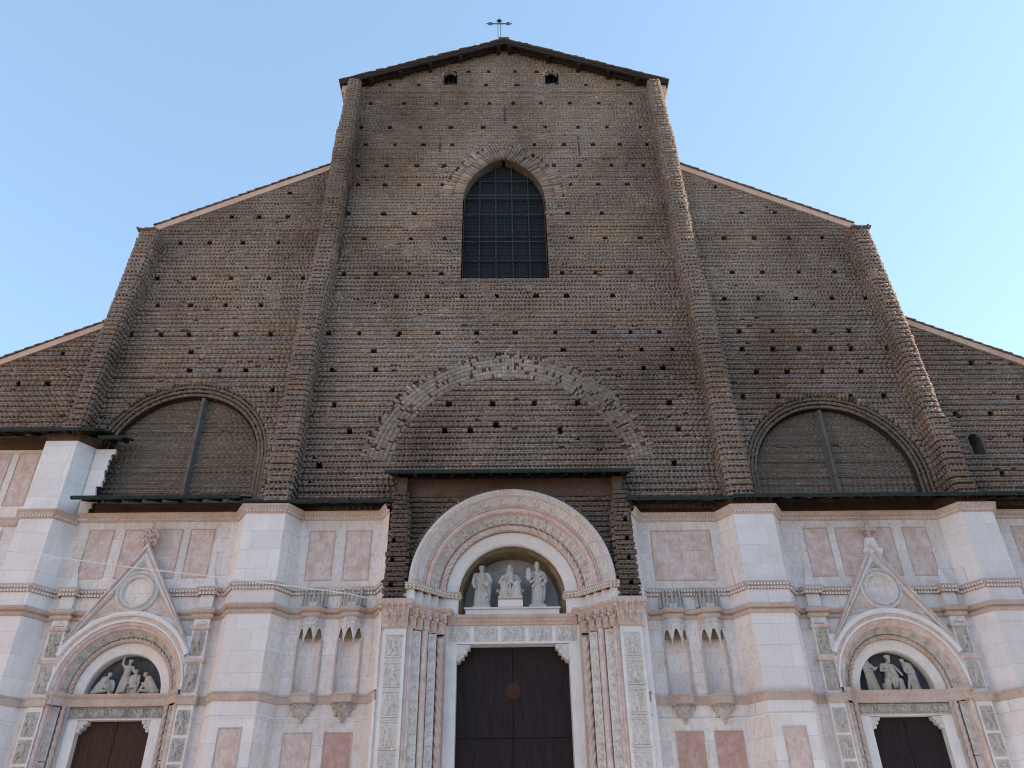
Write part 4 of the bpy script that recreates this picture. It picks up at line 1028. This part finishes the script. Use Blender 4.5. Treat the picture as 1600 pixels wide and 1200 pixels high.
# ================================================================ SIDE PORTALS
def side_portal(s):
    cx = s*PC; dz = DZ[s]; zc = 8.45+dz; zs = 1.05
    # front slab around the arch, up to the raking gable
    mb = MB(); y = .6; ro = 2.58; n = 64; A = np.linspace(0, math.pi, n+1)
    def topz(dx): return max(10.5+dz, 14.15+dz-abs(dx)*1.60)
    G = [[(cx+ro*math.cos(a), y, zc+zs*ro*math.sin(a)), (cx+ro*math.cos(a), y, max(zc+zs*ro*math.sin(a)+.01, topz(ro*math.cos(a))-.02))] for a in A]
    mb.grid(G); mb.grid([[g_[1], (g_[1][0], YW+.02, g_[1][2])] for g_ in G])
    root = part('side_portal', mb, M_WHP, church, ('left' if s < 0 else 'right')+' side portal with gable, round medallion and carved tympanum group')
    sp_ = root
    # spandrel: pink field with pale triangles
    mb = MB(); yy = .575
    def tri(mb, pts, y): mb.add([(cx+a, y, zc+b) for a, b in pts], [tuple(range(len(pts)))])
    for q in (-1, 1): tri(mb, [(q*.05, 5.25), (q*1.62, 2.72), (q*1.25, 2.84), (q*.9, 2.9)][0:4]+[(q*.05, 2.98)], yy)
    part('pink_spandrel', mb, M_PK, sp_)
    mb = MB()
    for q in (-1, 1): tri(mb, [(q*.98, 3.35), (q*1.32, 2.95), (q*.72, 3.08)], yy-.012)
    tri(mb, [(-.16, 4.75), (.16, 4.75), (0, 5.02)], yy-.012)
    part('spandrel_inlay', mb, M_CARVD, sp_)
    # arch mouldings (r, y)
    mb = MB(); arch_sweep(mb, cx, zc, zs, roll(2.80, .56, .105, 9, -math.pi*1.02, .02), clip=.46); part('white_roll', mb, M_WHP, sp_, smooth=True)
    mb = MB(); arch_sweep(mb, cx, zc, zs, [(2.70, .58), (2.68, .56), (2.56, .56)], clip=.34); part('archivolt_fillet', mb, M_PK, sp_)
    mb = MB(); arch_sweep(mb, cx, zc, zs, roll(2.53, .58, .05, 7, -math.pi, 0)[::-1]+[(2.48, .64)]); part('white_roll', mb, M_WHP, sp_)
    mb = MB(); arch_sweep(mb, cx, zc, zs, [(2.48, .62), (2.44, .60), (2.38, .62), (2.33, .70), (2.27, .72), (2.25, .86)]); part('torus_moulding', mb, M_PK, sp_)
    mb = MB(); relief_ring(mb, cx, zc, zs, 2.26, .84, 2.04, 1.06, .045, 800+s*30, 'scroll', 13, .03); part('carved_ring', mb, M_CARVD, sp_)
    mb = MB(); twisted_arch(mb, cx, zc, zs, 1.94, 1.14, .085, 44, 300); arch_sweep(mb, cx, zc, zs, [(2.06, 1.04), (2.02, 1.2), (1.86, 1.26)]); part('twisted_roll', mb, M_PKB, sp_)
    mb = MB(); arch_sweep(mb, cx, zc, zs, [(1.86, 1.22), (1.5, 1.30), (1.47, 1.34), (1.47, 1.75)], zb=zc-.02); part('white_archivolt', mb, M_WHP, sp_)
    mb = MB(); ring = [(cx+1.5*math.cos(a), 1.72, zc+zs*1.5*math.sin(a)) for a in A]; mb.add(ring, [tuple(range(len(ring)))]); mb.quad((cx-1.5, 1.2, zc), (cx+1.5, 1.2, zc), (cx+1.5, 1.75, zc), (cx-1.5, 1.75, zc)); part('tympanum', mb, M_TYMD, sp_)
    # raking gable bars
    mb = MB(); mw = MB(); mr = MB(); mi = MB(); ap = (0, 14.32+dz); apo = 0
    if s > 0: ap = (0, 14.22+dz)
    for q in (-1, 1):
        ft = (q*2.40, 10.30+dz); d = np.array((ft[0]-ap[0], ft[1]-ap[1])); L = np.linalg.norm(d); d /= L; nn = np.array((-d[1], d[0]))*(1 if q < 0 else -1)   # pointing inward/down
        if nn[1] > 0: nn = -nn
        def bar(mb, o0, o1, y0, y1, bead=False, l0=0):
            P4 = []
            for o_ in (o0, o1):
                st = np.array(ap)+nn*o_; k = (0-st[0])/d[0] if abs(d[0]) > 1e-6 else 0; st = st+d*k      # start on the axis
                en = np.array(ft)+nn*o_*.2+d*(o_*.4); P4 += [st, en]
            V = [(cx+p[0], yv, p[1]) for yv in (y0, y1) for p in (P4[0], P4[1], P4[3], P4[2])]
            mb.add(V, [(0, 1, 2, 3), (4, 7, 6, 5), (0, 4, 5, 1), (3, 2, 6, 7), (1, 5, 6, 2)])
        bar(mb, .0, .10, .40, .84); bar(mb, .10, .16, .46, .84)
        bar(mw, .16, .36, .50, .84); bar(mr, .20, .32, .46, .499); bar(mi, .36, .46, .53, .84)
    part('gable_moulding', mb, M_PK, sp_); part('gable_bar', mw, M_WHP, sp_); part('gable_bead', mr, M_CARVE, sp_); part('inner_moulding', mi, M_PKB, sp_)
    # medallion
    mz = 12.28+dz*.9; md = MB(); A2 = np.linspace(0, 2*math.pi, 49)
    pr = [(.86, .60), (.86, .50), (.80, .46), (.74, .50), (.70, .50), (.66, .42), (.60, .42), (.56, .50), (.54, .62)]
    md.grid([[(cx+r*math.cos(a), y_, mz+r*math.sin(a)) for r, y_ in pr] for a in A2])
    for k in range(44):
        a = 2*math.pi*k/44; md.ball((cx+.735*math.cos(a), .485, mz+.735*math.sin(a)), .035, n=6, m=4)
    med = part('medallion', md, M_CARVE, sp_)
    mb = MB(); mb.add([(cx+.56*math.cos(a), .565, mz+.56*math.sin(a)) for a in A2[:-1]], [tuple(range(48))]); part('medallion_disc', mb, M_WHW, sp_)
    # finial: foliage or cross
    fn = MB()
    if s < 0:
        z = 14.35+dz; x = cx+.0
        fn.cyl((x, .55, z-.2), (x, .55, z+.75), .06, .03, n=8)
        for k, (w_, zz) in enumerate(((.30, .05), (.36, .28), (.24, .5))):
            for q in (-1, 1):
                A3 = np.linspace(0, 4.6, 12)
                for a, b in zip(A3[:-1], A3[1:]):
                    f = lambda t: (x+q*(w_*.62+w_*.36*math.cos(t*1.0+math.pi)), .52-.03*math.sin(t), z+zz+w_*.38*math.sin(t))
                    fn.cyl(f(a), f(b), .065, n=6)
                fn.ball((x+q*w_*.8, .5, z+zz+.02), .06, n=6, m=5)
        fn.ball((x, .53, z+.82), .09, .08, .13, n=8, m=6); fn.ball((x, .52, z+.35), .1, n=8, m=6)
        part('finial', fn, M_CAP, sp_, 'leafy carved finial on the left gable')
    else:
        x = cx+.12; z = 13.9
        sweep(fn, [(x-.3, .7), (x-.3, .5), (x+.3, .5), (x+.3, .7)], [(.0, 13.6), (.04, 13.72), (.08, 13.9), (.04, 13.92), (-.2, 13.93)])
        fn.add([(x-.26, .5, 13.92), (x+.26, .5, 13.92), (x+.17, .55, 14.42), (x-.17, .55, 14.42), (x-.26, .8, 13.92), (x+.26, .8, 13.92), (x+.17, .8, 14.42), (x-.17, .8, 14.42)], [(0, 1, 2, 3), (0, 3, 7, 4), (1, 5, 6, 2), (3, 2, 6, 7)])
        part('finial_base', fn, M_WHP, sp_); fn = MB()
        fn.box(x-.05, x+.05, .52, .62, 14.42, 15.22); fn.box(x-.34, x+.34, .53, .61, 14.76, 14.86)
        for dx, dz_ in ((-.36, 14.81), (.36, 14.81), (0, 15.22)):
            for ox, oz in ((0, 0), (.06, .06), (-.06, .06), (.06, -.06), (-.06, -.06)): fn.ball((x+dx+ox, .56, dz_+oz), .045, .05, .045, n=6, m=5)
        for k in range(5): fn.ball((x+(-1)**k*.10, .56, 14.48+k*.14), .06, .05, .05, n=6, m=4)
        part('finial', fn, M_PKB, sp_, 'small stone cross finial on the right gable')
    # carved strips at either side, with ledges and slim pinnacle rods
    for q in (-1, 1):
        xc = cx+q*2.82; st = MB(); st.box(xc-.31, xc+.31, .62, YW+.02, 0, 11.17+dz); st.box(xc-.27, xc+.27, .66, YW+.02, 11.6+dz, 12.15+dz)
        st.add([(xc-.22, .70, 12.5+dz), (xc+.22, .70, 12.5+dz), (xc+.05, .80, 13.2+dz), (xc-.05, .80, 13.2+dz), (xc-.22, YW+.02, 12.5+dz), (xc+.22, YW+.02, 12.5+dz), (xc+.05, YW+.02, 13.2+dz), (xc-.05, YW+.02, 13.2+dz)], [(0, 1, 2, 3), (0, 3, 7, 4), (1, 5, 6, 2), (3, 2, 6, 7)])
        strip = part('carved_strip', st, M_WHP, sp_)
        kk = 0
        for z0_, z1_, w_ in ((9.72, 10.72, .50), (8.36, 9.45, .50), (6.85, 7.72, .5), (5.95, 6.75, .5), (5.0, 5.85, .5), (4.0, 4.9, .5), (3.0, 3.9, .5)):
            rl = MB(); relief(rl, lambda U, V, D: np.stack([xc-w_/2+U, .612-D, z0_+dz+V], -1), w_, z1_-z0_, .022, .075, 900+kk+int(q > 0)*40+int(s > 0)*80, 'figure'); kk += 1; part('strip_relief', rl, M_CARVD, sp_)
        for z in (10.80, 9.54): lg = MB(); sweep(lg, [(xc-.33, YW), (xc-.33, .6), (xc+.33, .6), (xc+.33, YW)], [(0, z-.07+dz), (.03, z-.05+dz), (.06, z+.03+dz), (.06, z+.07+dz), (-.1, z+.075+dz)]); part('strip_ledge', lg, M_PK, sp_)
        A5 = np.linspace(0, math.pi, 12); shl = MB()
        shl.add([(xc+.2*math.cos(a), .58, 10.92+dz+.17*math.sin(a)) for a in A5]+[(xc+.2*math.cos(a), .63, 10.92+dz+.17*math.sin(a)) for a in A5], [tuple(range(12))]+[(i, i+1, 13+i, 12+i) for i in range(11)])
        part('shell_ornament', shl, M_CARVE, sp_)
        rd = MB(); rd.cyl((xc+q*.0, .78, 12.45+dz), (xc, .78, 13.98+dz), .035, .02, n=6); rd.ball((xc, .78, 14.02+dz), .06, n=8, m=6); part('pinnacle_rod', rd, M_WHP, sp_)
    # impost frieze, lintel
    mb = MB(); z = 8.0+dz
    pth = [(cx-2.5, .60), (cx-2.3, .62), (cx-1.86, 1.20), (cx+1.86, 1.20), (cx+2.3, .62), (cx+2.5, .60)]
    sweep(mb, pth, [(0, z-.02), (.03, z), (.03, z+.26), (.08, z+.31), (.12, z+.38), (.12, z+.44), (-.3, z+.45)]); part('impost_frieze', mb, M_PKB, sp_)
    mb = MB(); mb.box(cx-1.86, cx+1.86, 1.30, 1.7, 7.52+dz, 7.99+dz); part('lintel', mb, M_WHP, sp_)
    for k in range(5):
        xa = cx-1.82+k*.732; mb = MB(); relief(mb, lambda U, V, D: np.stack([xa+U, 1.295-D, 7.58+dz+V], -1), .70, .37, .02, .05, 1000+k+int(s > 0)*9, 'figure'); part('lintel_relief', mb, M_CARVD, sp_)
    for q in (-1, 1):
        P = lambda x: cx+q*x
        mb = MB(); a, b = sorted((P(1.39), P(1.86))); mb.box(a, b, 1.28, 1.9, 0, 7.52+dz); part('door_jamb', mb, M_WHP, sp_)
        mb = MB(); prof = [(1.39, 7.5), (1.02, 7.5), (1.04, 7.38), (1.14, 7.34), (1.16, 7.22), (1.28, 7.18), (1.30, 7.08), (1.39, 7.05)]
        V = [(P(x), 1.3, z+dz) for x, z in prof]+[(P(x), 1.6, z+dz) for x, z in prof]; n2 = len(prof)
        mb.add(V, [tuple(range(n2)), tuple(range(2*n2-1, n2-1, -1))]+[(i, (i+1) % n2, n2+(i+1) % n2, n2+i) for i in range(n2)])
        for x, z in ((1.12, 7.42), (1.2, 7.28), (1.3, 7.14)): mb.ball((P(x), 1.31, z+dz), .085, .07, .08, n=8, m=6)
        part('door_bracket', mb, M_CARVE, sp_)
        mb = MB(); twisted_col(mb, P(1.96), 1.08, .9, 8.0+dz, .085, .42, q); part('twisted_column', mb, M_PKB, sp_, smooth=True)
        mb = MB(); w = .3
        for k in range(3): relief(mb, lambda U, V, D: np.stack([P(2.07)+q*U*.87, 1.0-U*.6-D, 2.2+dz+1.93*k+V], -1), w, 1.9, .03, .035, 1100+k+int(q > 0)*5, 'scroll')
        part('carved_shaft', mb, M_CARVD, sp_)
        mb = MB(); mb.cyl((P(2.42), .74, 0), (P(2.42), .74, 8.0+dz), .09, n=12, caps=False); a, b = sorted((P(2.34), P(2.54))); mb.box(a, b, .76, .9, 0, 8.0+dz); a, b = sorted((P(2.28), P(2.62))); mb.box(a, b, .775, .95, 0, 8.46+dz); part('pink_shaft', mb, M_PK, sp_)
        a, b = sorted((P(1.8), P(2.4))); mb = MB(); mb.box(a, b, 1.16, 1.9, 0, 8.0+dz); part('shaft_backing', mb, M_CARVD, sp_)
        mb = MB(); a, b = sorted((cx+q*.012, cx+q*1.41))
        mb.box(a, b, 1.6, 1.68, 1.2, 7.56+dz)
        for k in range(6): x = a+(b-a)*(k+.5)/6; mb.box(x-.004, x+.004, 1.596, 1.6, 1.3, 7.5+dz)
        part('door_leaf', mb, M_DOORB if s < 0 else M_DOOR, sp_)
    mb = MB(); mb.box(cx-2.3, cx+2.3, 1.76, 1.85, 0, 10.6); part('door_backing', mb, M_DARK, sp_)
    return sp_
side_portal(-1); side_portal(1)

# ================================================================ STATUES
def figure(name, caps, loc, mat, label, vox=.018, group=None, balls=(), boxes=(), cat='statue', sm=2, fold=None, scale=1):
    """one continuous stone surface: limbs as capsules, fused by a voxel remesh"""
    mb = MB()
    for p, q, r1, r2 in caps:
        mb.cyl(p, q, r1, r2, n=12); mb.ball(p, r1, n=12, m=8); mb.ball(q, r2, n=12, m=8)
    for c, rx, ry, rz in balls: mb.ball(c, rx, ry, rz, n=14, m=10)
    for b in boxes: mb.box(*b)
    o = part(name, mb, mat, None, None, True); o.location = loc; o.scale = scale if isinstance(scale, tuple) else (scale,)*3
    m = o.modifiers.new('fuse', 'REMESH'); m.mode = 'VOXEL'; m.voxel_size = vox; m.use_smooth_shade = True
    m2 = o.modifiers.new('soft', 'SMOOTH'); m2.iterations = sm; m2.factor = .5
    return top(o, label, cat, group)
def head(x, y, z, r=.115, beard=0, hood=0, mitre=0, look=0, curls=0):
    b = [((x, y, z), r*.82, r*.95, r*1.12), ((x+look*.04, y-r*.95, z-r*.1), r*.16, r*.25, r*.28), ((x+look*.03, y-r*.35, z-r*.75), r*.5, r*.55, r*.42)]
    b += [((x-r*.34+look*.04, y-r*.82, z+r*.22), r*.2, r*.15, r*.09), ((x+r*.34+look*.04, y-r*.82, z+r*.22), r*.2, r*.15, r*.09), ((x, y-r*.88, z-r*.48), r*.25, r*.12, r*.08)]
    if beard: b += [((x, y-r*.62, z-r*1.05), r*.55, r*.45, r*.62), ((x, y-r*.6, z-r*1.5), r*.36, r*.35, r*.5)]
    if hood: b += [((x, y+r*.35, z+r*.12), r*1.15, r*1.0, r*1.35), ((x, y+r*.3, z-r*1.1), r*1.2, r*.8, r*.9)]
    else:
        for k in range(9):
            a = k/9*6.28; b.append(((x+math.cos(a)*r*.68, y+.02+math.sin(a)*r*.66, z+r*.6), r*.36, r*.36, r*.36))
        b.append(((x, y+r*.2, z+r*.85), r*.7, r*.75, r*.4))
    if mitre: b += [((x, y, z+r*1.3), r*.8, r*.7, r*1.2)]
    return b
def robe(x, y, z0_, z1_, w0, w1, d0, d1, seed, n=13, lean=0):
    r = np.random.default_rng(seed); c = []
    c.append(((x, y, z0_+.05), (x+lean, y, z1_), min(w0, d0)*.85, min(w1, d1)*.9))
    for k in range(n):
        a = 2*math.pi*k/n+r.normal(0, .08); f0 = r.uniform(.86, 1.06)
        xa, ya = x+w0*f0*math.cos(a), y+d0*f0*math.sin(a); xb, yb = x+lean+w1*.86*math.cos(a+r.normal(0, .25)), y+d1*.86*math.sin(a)
        c.append(((xa, ya, z0_), (xb, yb, z1_), .045+r.random()*.02, .035))
    return c
G3 = 'statues on the shelf over the main door'
YS = 1.85
# left: bearded standing figure in a cloak
caps = robe(0, 0, .03, 1.0, .24, .21, .17, .15, 1)+[((0, 0, .9), (0, 0, 1.36), .2, .17), ((-.2, 0, 1.40), (.2, 0, 1.40), .09, .09), ((0, 0, 1.4), (0, 0, 1.55), .075, .06),
  ((-.23, 0, 1.38), (-.29, -.05, 1.02), .085, .075), ((-.29, -.05, 1.02), (-.24, -.2, .82), .07, .05), ((.23, 0, 1.38), (.31, -.06, 1.08), .085, .075), ((.31, -.06, 1.08), (.12, -.22, 1.06), .07, .05),
  ((.28, -.02, 1.1), (.26, -.02, .35), .07, .05), ((-.18, -.14, 1.3), (.25, -.18, .95), .05, .05), ((-.15, -.16, 1.18), (.22, -.2, .84), .045, .045), ((-.05, -.17, 1.0), (.2, -.19, .45), .04, .04)]
figure('statue', caps, (-1.24, YS, 11.95), M_STAT, 'pale stone statue of a cloaked bearded man, left of the three over the main door', balls=head(0, -.03, 1.66, .115, beard=1), boxes=[(-.3, .3, -.22, .22, -.07, .05)], group=G3, scale=(1.22, 1.1, 1.03))
# right: mitred figure holding a small model against his side
caps = robe(0, 0, .03, 1.0, .21, .2, .16, .15, 2)+[((0, 0, .9), (0, 0, 1.38), .19, .17), ((-.2, 0, 1.42), (.2, 0, 1.42), .09, .09), ((0, 0, 1.42), (0, 0, 1.58), .075, .06),
  ((.23, 0, 1.4), (.31, -.05, 1.06), .085, .08), ((.31, -.05, 1.06), (.2, -.2, .86), .07, .05), ((-.22, 0, 1.38), (-.3, -.12, 1.08), .085, .07), ((-.3, -.12, 1.08), (-.36, -.26, 1.1), .06, .05),
  ((.2, -.1, 1.38), (-.25, -.2, .98), .05, .05), ((.22, -.14, 1.2), (-.2, -.2, .8), .045, .045), ((.28, 0, 1.1), (.22, -.02, .3), .06, .05), ((-.33, -.24, 1.14), (-.33, -.24, 1.5), .1, .085)]
figure('statue', caps, (1.14, YS, 11.97), M_STAT, 'pale stone statue in a tall pointed hat, right of the three over the main door', balls=head(0, -.03, 1.66, .11, beard=1, mitre=1), boxes=[(-.32, .3, -.24, .22, -.09, .05), (-.43, -.24, -.34, -.14, 1.12, 1.36)], group=G3, scale=(1.15, 1.1, 1.03))
# centre: seated mother with child on a plinth
caps = robe(0, -.12, .03, .62, .40, .28, .24, .2, 3, 19)+[((0, .02, .5), (0, .05, .98), .26, .18), ((-.19, .05, 1.0), (.19, .05, 1.0), .1, .1), ((0, .04, 1.0), (0, .03, 1.16), .08, .065),
  ((-.2, -.1, .58), (-.22, -.42, .56), .15, .12), ((.2, -.1, .58), (.24, -.42, .58), .15, .12), ((-.22, -.42, .56), (-.2, -.38, .08), .11, .14), ((.24, -.42, .58), (.26, -.36, .08), .11, .14),
  ((-.24, .03, .98), (-.36, -.1, .72), .09, .075), ((-.36, -.1, .72), (-.14, -.34, .68), .07, .05), ((.24, .03, .98), (.35, -.08, .76), .09, .075), ((.35, -.08, .76), (.16, -.3, .8), .07, .05),
  ((.02, -.33, .64), (.04, -.3, .92), .10, .085), ((.0, -.38, .64), (-.12, -.46, .5), .05, .04), ((.08, -.38, .64), (.16, -.48, .5), .05, .04), ((-.05, -.34, .9), (-.16, -.38, .98), .04, .03)]
for k in range(7): caps.append(((-.3+.1*k, -.46, .5-.03*abs(3-k)), (-.34+.12*k, -.36, .04), .035, .05))
o = figure('statue', caps, (-.03, YS+.05, 12.26), M_STAT, 'pale stone seated robed woman with a child, on the raised plinth over the main door', balls=head(0, -.01, 1.28, .115, hood=1)+[((.04, -.34, 1.03), .07, .075, .08), ((-.42, .05, .42), .08, .08, .09), ((.42, .05, .42), .08, .08, .09), ((0, 0, 1.46), .075, .075, .05)],
    boxes=[(-.38, .38, -.02, .22, .0, .40), (-.42, .42, -.50, .24, -.05, .045)], group=G3, scale=(1.22, 1.1, 1.06))
mb = MB(); mb.box(-.55, .49, 1.42+.0, 2.3, 11.875, 12.17); mb.box(-.50, .44, 1.46, 2.28, 12.172, 12.205); part('statue_plinth', mb, M_WHP, portal)

GL = 'figures in the left portal lunette'; GR = 'figures in the right portal lunette'
zl = 8.47+DZ[-1]; xl = -PC; zr = 8.47+DZ[1]; xr = PC+.12; YT = 1.48
# left lunette: risen figure in the middle with raised arm, two crouching men
caps = [((-.05, 0, .62), (-.02, 0, .98), .11, .13), ((-.14, 0, 1.02), (.13, 0, 1.0), .06, .06), ((0, 0, 1.02), (.01, -.02, 1.12), .045, .045),
  ((-.15, 0, 1.02), (-.24, -.05, 1.14), .05, .042), ((-.24, -.05, 1.14), (-.21, -.08, 1.36), .04, .03), ((-.21, -.08, 1.36), (-.17, -.1, 1.42), .03, .02),
  ((.14, 0, 1.0), (.22, -.05, .82), .05, .042), ((.22, -.05, .82), (.3, -.1, .9), .04, .03),
  ((-.1, 0, .6), (-.16, -.03, .32), .085, .065), ((-.16, -.03, .32), (-.2, 0, .04), .06, .04), ((.02, 0, .6), (.03, -.06, .34), .085, .065), ((.03, -.06, .34), (.02, 0, .04), .06, .04),
  ((-.12, .02, .7), (-.26, .03, .06), .07, .05), ((-.06, -.03, .66), (-.1, -.06, .1), .05, .05), ((.0, -.05, .62), (.0, -.07, .1), .05, .045)]
figure('statue', caps, (xl-.02, YT, zl), M_STATD, 'weathered stone half-draped man raising his arm in the middle of the left portal lunette', vox=.016, balls=head(.02, -.03, 1.21, .08, curls=1), group=GL, scale=(1.12, 1, 1.03))
caps = [((.0, 0, .30), (.02, 0, .66), .12, .12), ((-.1, 0, .68), (.14, 0, .68), .06, .06), ((.02, 0, .7), (.03, -.02, .78), .05, .045), ((-.12, 0, .68), (-.16, -.04, .42), .05, .04), ((-.16, -.04, .42), (-.02, -.1, .36), .04, .03),
  ((.15, 0, .68), (.19, -.04, .44), .05, .04), ((.19, -.04, .44), (.2, -.08, .3), .04, .03), ((-.05, 0, .3), (-.1, -.1, .26), .08, .06), ((-.1, -.1, .26), (-.12, -.05, .03), .05, .035), ((.08, 0, .3), (.18, -.1, .28), .08, .06), ((.18, -.1, .28), (.16, -.05, .03), .05, .035)]
figure('statue', caps, (xl+.28, YT+.02, zl), M_STATD, 'weathered stone figure seated on a block close behind the man with the raised arm', vox=.016, balls=head(.03, -.05, .84, .075), boxes=[(-.12, .12, -.05, .14, 0, .26)], group=GL, scale=(1.12, 1, 1.03))
def croucher(q, x, label, kneeup):
    caps = [((0, 0, .22), (q*.20, -.02, .56), .16, .13), ((q*.14, -.08, .58), (q*.26, .05, .56), .07, .06), ((q*.22, -.03, .58), (q*.28, -.05, .64), .05, .05),
      ((q*.12, -.08, .56), (q*.22, -.16, .34), .055, .045), ((q*.22, -.16, .34), (q*.36, -.18, .40 if kneeup else .2), .042, .03), ((q*.28, .02, .54), (q*.38, -.04, .32), .05, .04), ((q*.38, -.04, .32), (q*.46, -.06, .12), .04, .03),
      ((q*.02, -.05, .16), (q*.30, -.10, .36), .10, .07), ((q*.30, -.10, .36), (q*.44, -.08, .05), .065, .04), ((q*.0, -.08, .12), (q*.30, -.14, .12), .09, .06), ((q*.44, -.08, .04), (q*.54, -.12, .035), .035, .025),
      ((q*-.1, .02, .1), (q*-.12, .05, .12), .14, .12)]
    for k in range(4): caps.append(((q*(-.12+.05*k), -.13, .05), (q*(.08+.04*k), -.12, .42), .03, .03))
    figure('statue', caps, (x, YT, zl), M_STATD, label, vox=.016, balls=head(q*.33, -.07, .72, .08, beard=0), group=GL, scale=(1.12, 1, 1.03))
croucher(1, xl-1.05, 'weathered stone man crouching with bowed head at the left of the left portal lunette', 0)
croucher(-1, xl+1.08, 'weathered stone man crouching, hand to face, at the right of the left portal lunette', 1)
mb = MB(); mb.ball((0, 0, .3), .20, .06, .30, n=16, m=10); o = part('shield', mb, M_STATD, None, None, True); o.location = (xl-.62, YT+.05, zl); top(o, 'oval stone shield standing beside the crouching man in the left portal lunette', 'shield')
# right lunette: three figures
caps = robe(.03, 0, .02, .7, .15, .13, .1, .1, 5, 11, -.06)+[((-.03, 0, .6), (-.07, 0, .98), .12, .11), ((-.17, 0, 1.0), (.04, 0, .98), .055, .055), ((-.07, 0, 1.0), (-.06, -.02, 1.1), .05, .045), ((.05, 0, .97), (.16, -.08, .78), .055, .05), ((.16, -.08, .78), (.22, -.12, .84), .05, .035), ((-.17, 0, .98), (-.16, -.08, .72), .055, .05), ((-.16, -.08, .72), (.05, -.15, .72), .045, .035)]
figure('statue', caps, (xr-1.02, YT, zr), M_STATD, 'weathered stone veiled woman with folded hands at the left of the right portal lunette', vox=.016, balls=head(-.05, -.03, 1.17, .08, hood=1), group=GR, scale=(1.25, 1, 1.05))
caps = [((0, .02, .45), (-.02, .02, .92), .15, .13), ((-.17, .02, .96), (.15, .02, .94), .065, .065), ((0, 0, .96), (.03, -.03, 1.08), .05, .045), ((-.19, .02, .95), (-.26, -.06, .74), .06, .05), ((-.26, -.06, .74), (-.06, -.16, .72), .045, .035),
  ((.17, .02, .93), (.28, -.05, .74), .06, .05), ((.28, -.05, .74), (.36, -.1, .56), .045, .035), ((.05, -.12, .82), (.14, -.16, .48), .09, .08), ((.14, -.16, .48), (.1, -.2, .3), .06, .045), ((.1, -.2, .3), (.08, -.2, .1), .045, .03), ((.04, -.16, .46), (-.02, -.2, .28), .06, .045), ((-.02, -.2, .28), (0, -.2, .08), .045, .03),
  ((-.1, 0, .42), (-.16, -.14, .36), .12, .1), ((-.16, -.14, .36), (-.2, -.1, .04), .1, .12), ((.12, 0, .42), (.24, -.12, .34), .12, .1), ((.24, -.12, .34), (.26, -.08, .04), .09, .12)]
figure('statue', caps, (xr-.22, YT+.03, zr), M_STATD, 'weathered stone bearded man in a turban holding a limp body in the right portal lunette', vox=.016, balls=head(.05, -.05, 1.17, .085, beard=1)+[((.04, -.03, 1.26), .11, .11, .07), ((.03, -.14, .9), .06, .06, .07)], boxes=[(-.3, .34, -.02, .15, 0, .3)], group=GR, scale=(1.25, 1, 1.05))
caps = robe(.12, 0, .02, .62, .12, .12, .1, .1, 6, 10, -.02)+[((.1, 0, .55), (0, -.02, .92), .13, .12), ((-.1, -.02, .93), (.1, 0, .95), .06, .06), ((-.02, -.03, .95), (-.1, -.06, 1.02), .05, .05), ((-.1, -.04, .9), (-.12, -.12, .68), .05, .045), ((-.12, -.12, .68), (.02, -.15, .6), .04, .03), ((.12, 0, .92), (.16, -.08, .66), .055, .05), ((.16, -.08, .66), (.0, -.15, .58), .045, .03), ((.14, -.05, .5), (.22, -.06, .03), .07, .05), ((.0, -.08, .5), (-.14, -.08, .03), .06, .045), ((-.05, -.12, .5), (.14, -.14, .3), .04, .035)]
figure('statue', caps, (xr+.52, YT, zr), M_STATD, 'weathered stone bearded man leaning forward at the right of the right portal lunette', vox=.016, balls=head(-.13, -.09, 1.06, .08, beard=1), group=GR, scale=(1.25, 1, 1.05))

# ================================================================ CABLE
mb = MB(); pts = [(-26, -1.0, 14.5), (-20.3, -1.0, 13.62), (-15.1, -1.0, 12.86), (-10.0, -1.0, 12.22), (-6.6, -.3, 11.95), (-5.6, .3, 11.9), (-5.35, .75, 11.9)]
for a, b in zip(pts[:-1], pts[1:]): mb.cyl(a, b, .022, n=6)
o = part('cable', mb, M_CABLE); top(o, 'thin white cable strung across the left half of the marble front', 'cable')

# ================================================================ buildings round the square (beside and behind the camera)
def palazzo(name, x0, x1, y0, y1, h, face, label):
    mb = MB(); mb.box(x0, x1, y0, y1, 0, h); r = part(name, mb, M_OCHW); top(r, label, 'building')
    mb = MB(); mb.box(x0-.8, x1+.8, y0-.8, y1+.8, h+.004, h+.5); part('roof', mb, M_TILE, r)
    wn = MB()
    if face == 'x':
        for k in range(int((y1-y0)/5)):
            y = y0+2.5+5*k
            for z in (7, 12, 17):
                if z+3 < h: wn.box(x1, x1+.08, y-.7, y+.7, z, z+2.4)
    else:
        for k in range(int((x1-x0)/5)):
            x = x0+2.5+5*k
            for z in (7, 12, 17):
                if z+3 < h: wn.box(x-.7, x+.7, y1, y1+.08, z, z+2.4)
    part('shutters', wn, M_SHUT, r)
palazzo('palazzo', -62, -48, -120, -8, 22, 'x', 'long ochre arcaded palace along the left side of the square')
for s in (-1, 1):
    a, b = sorted((s*28.5, s*29.2)); mb = MB(); mb.box(a, b, YW, 3.0, 0, 20 if s < 0 else 16.3)
    part('end_wall', mb, M_WH, church)
palazzo('palazzo', 46, 62, -120, -9, 27, 'x', 'tall brick palace along the right side of the square')
palazzo('palazzo', -46, 44, -135, -118, 22, 'y', 'wide ochre palace facing the church across the square')
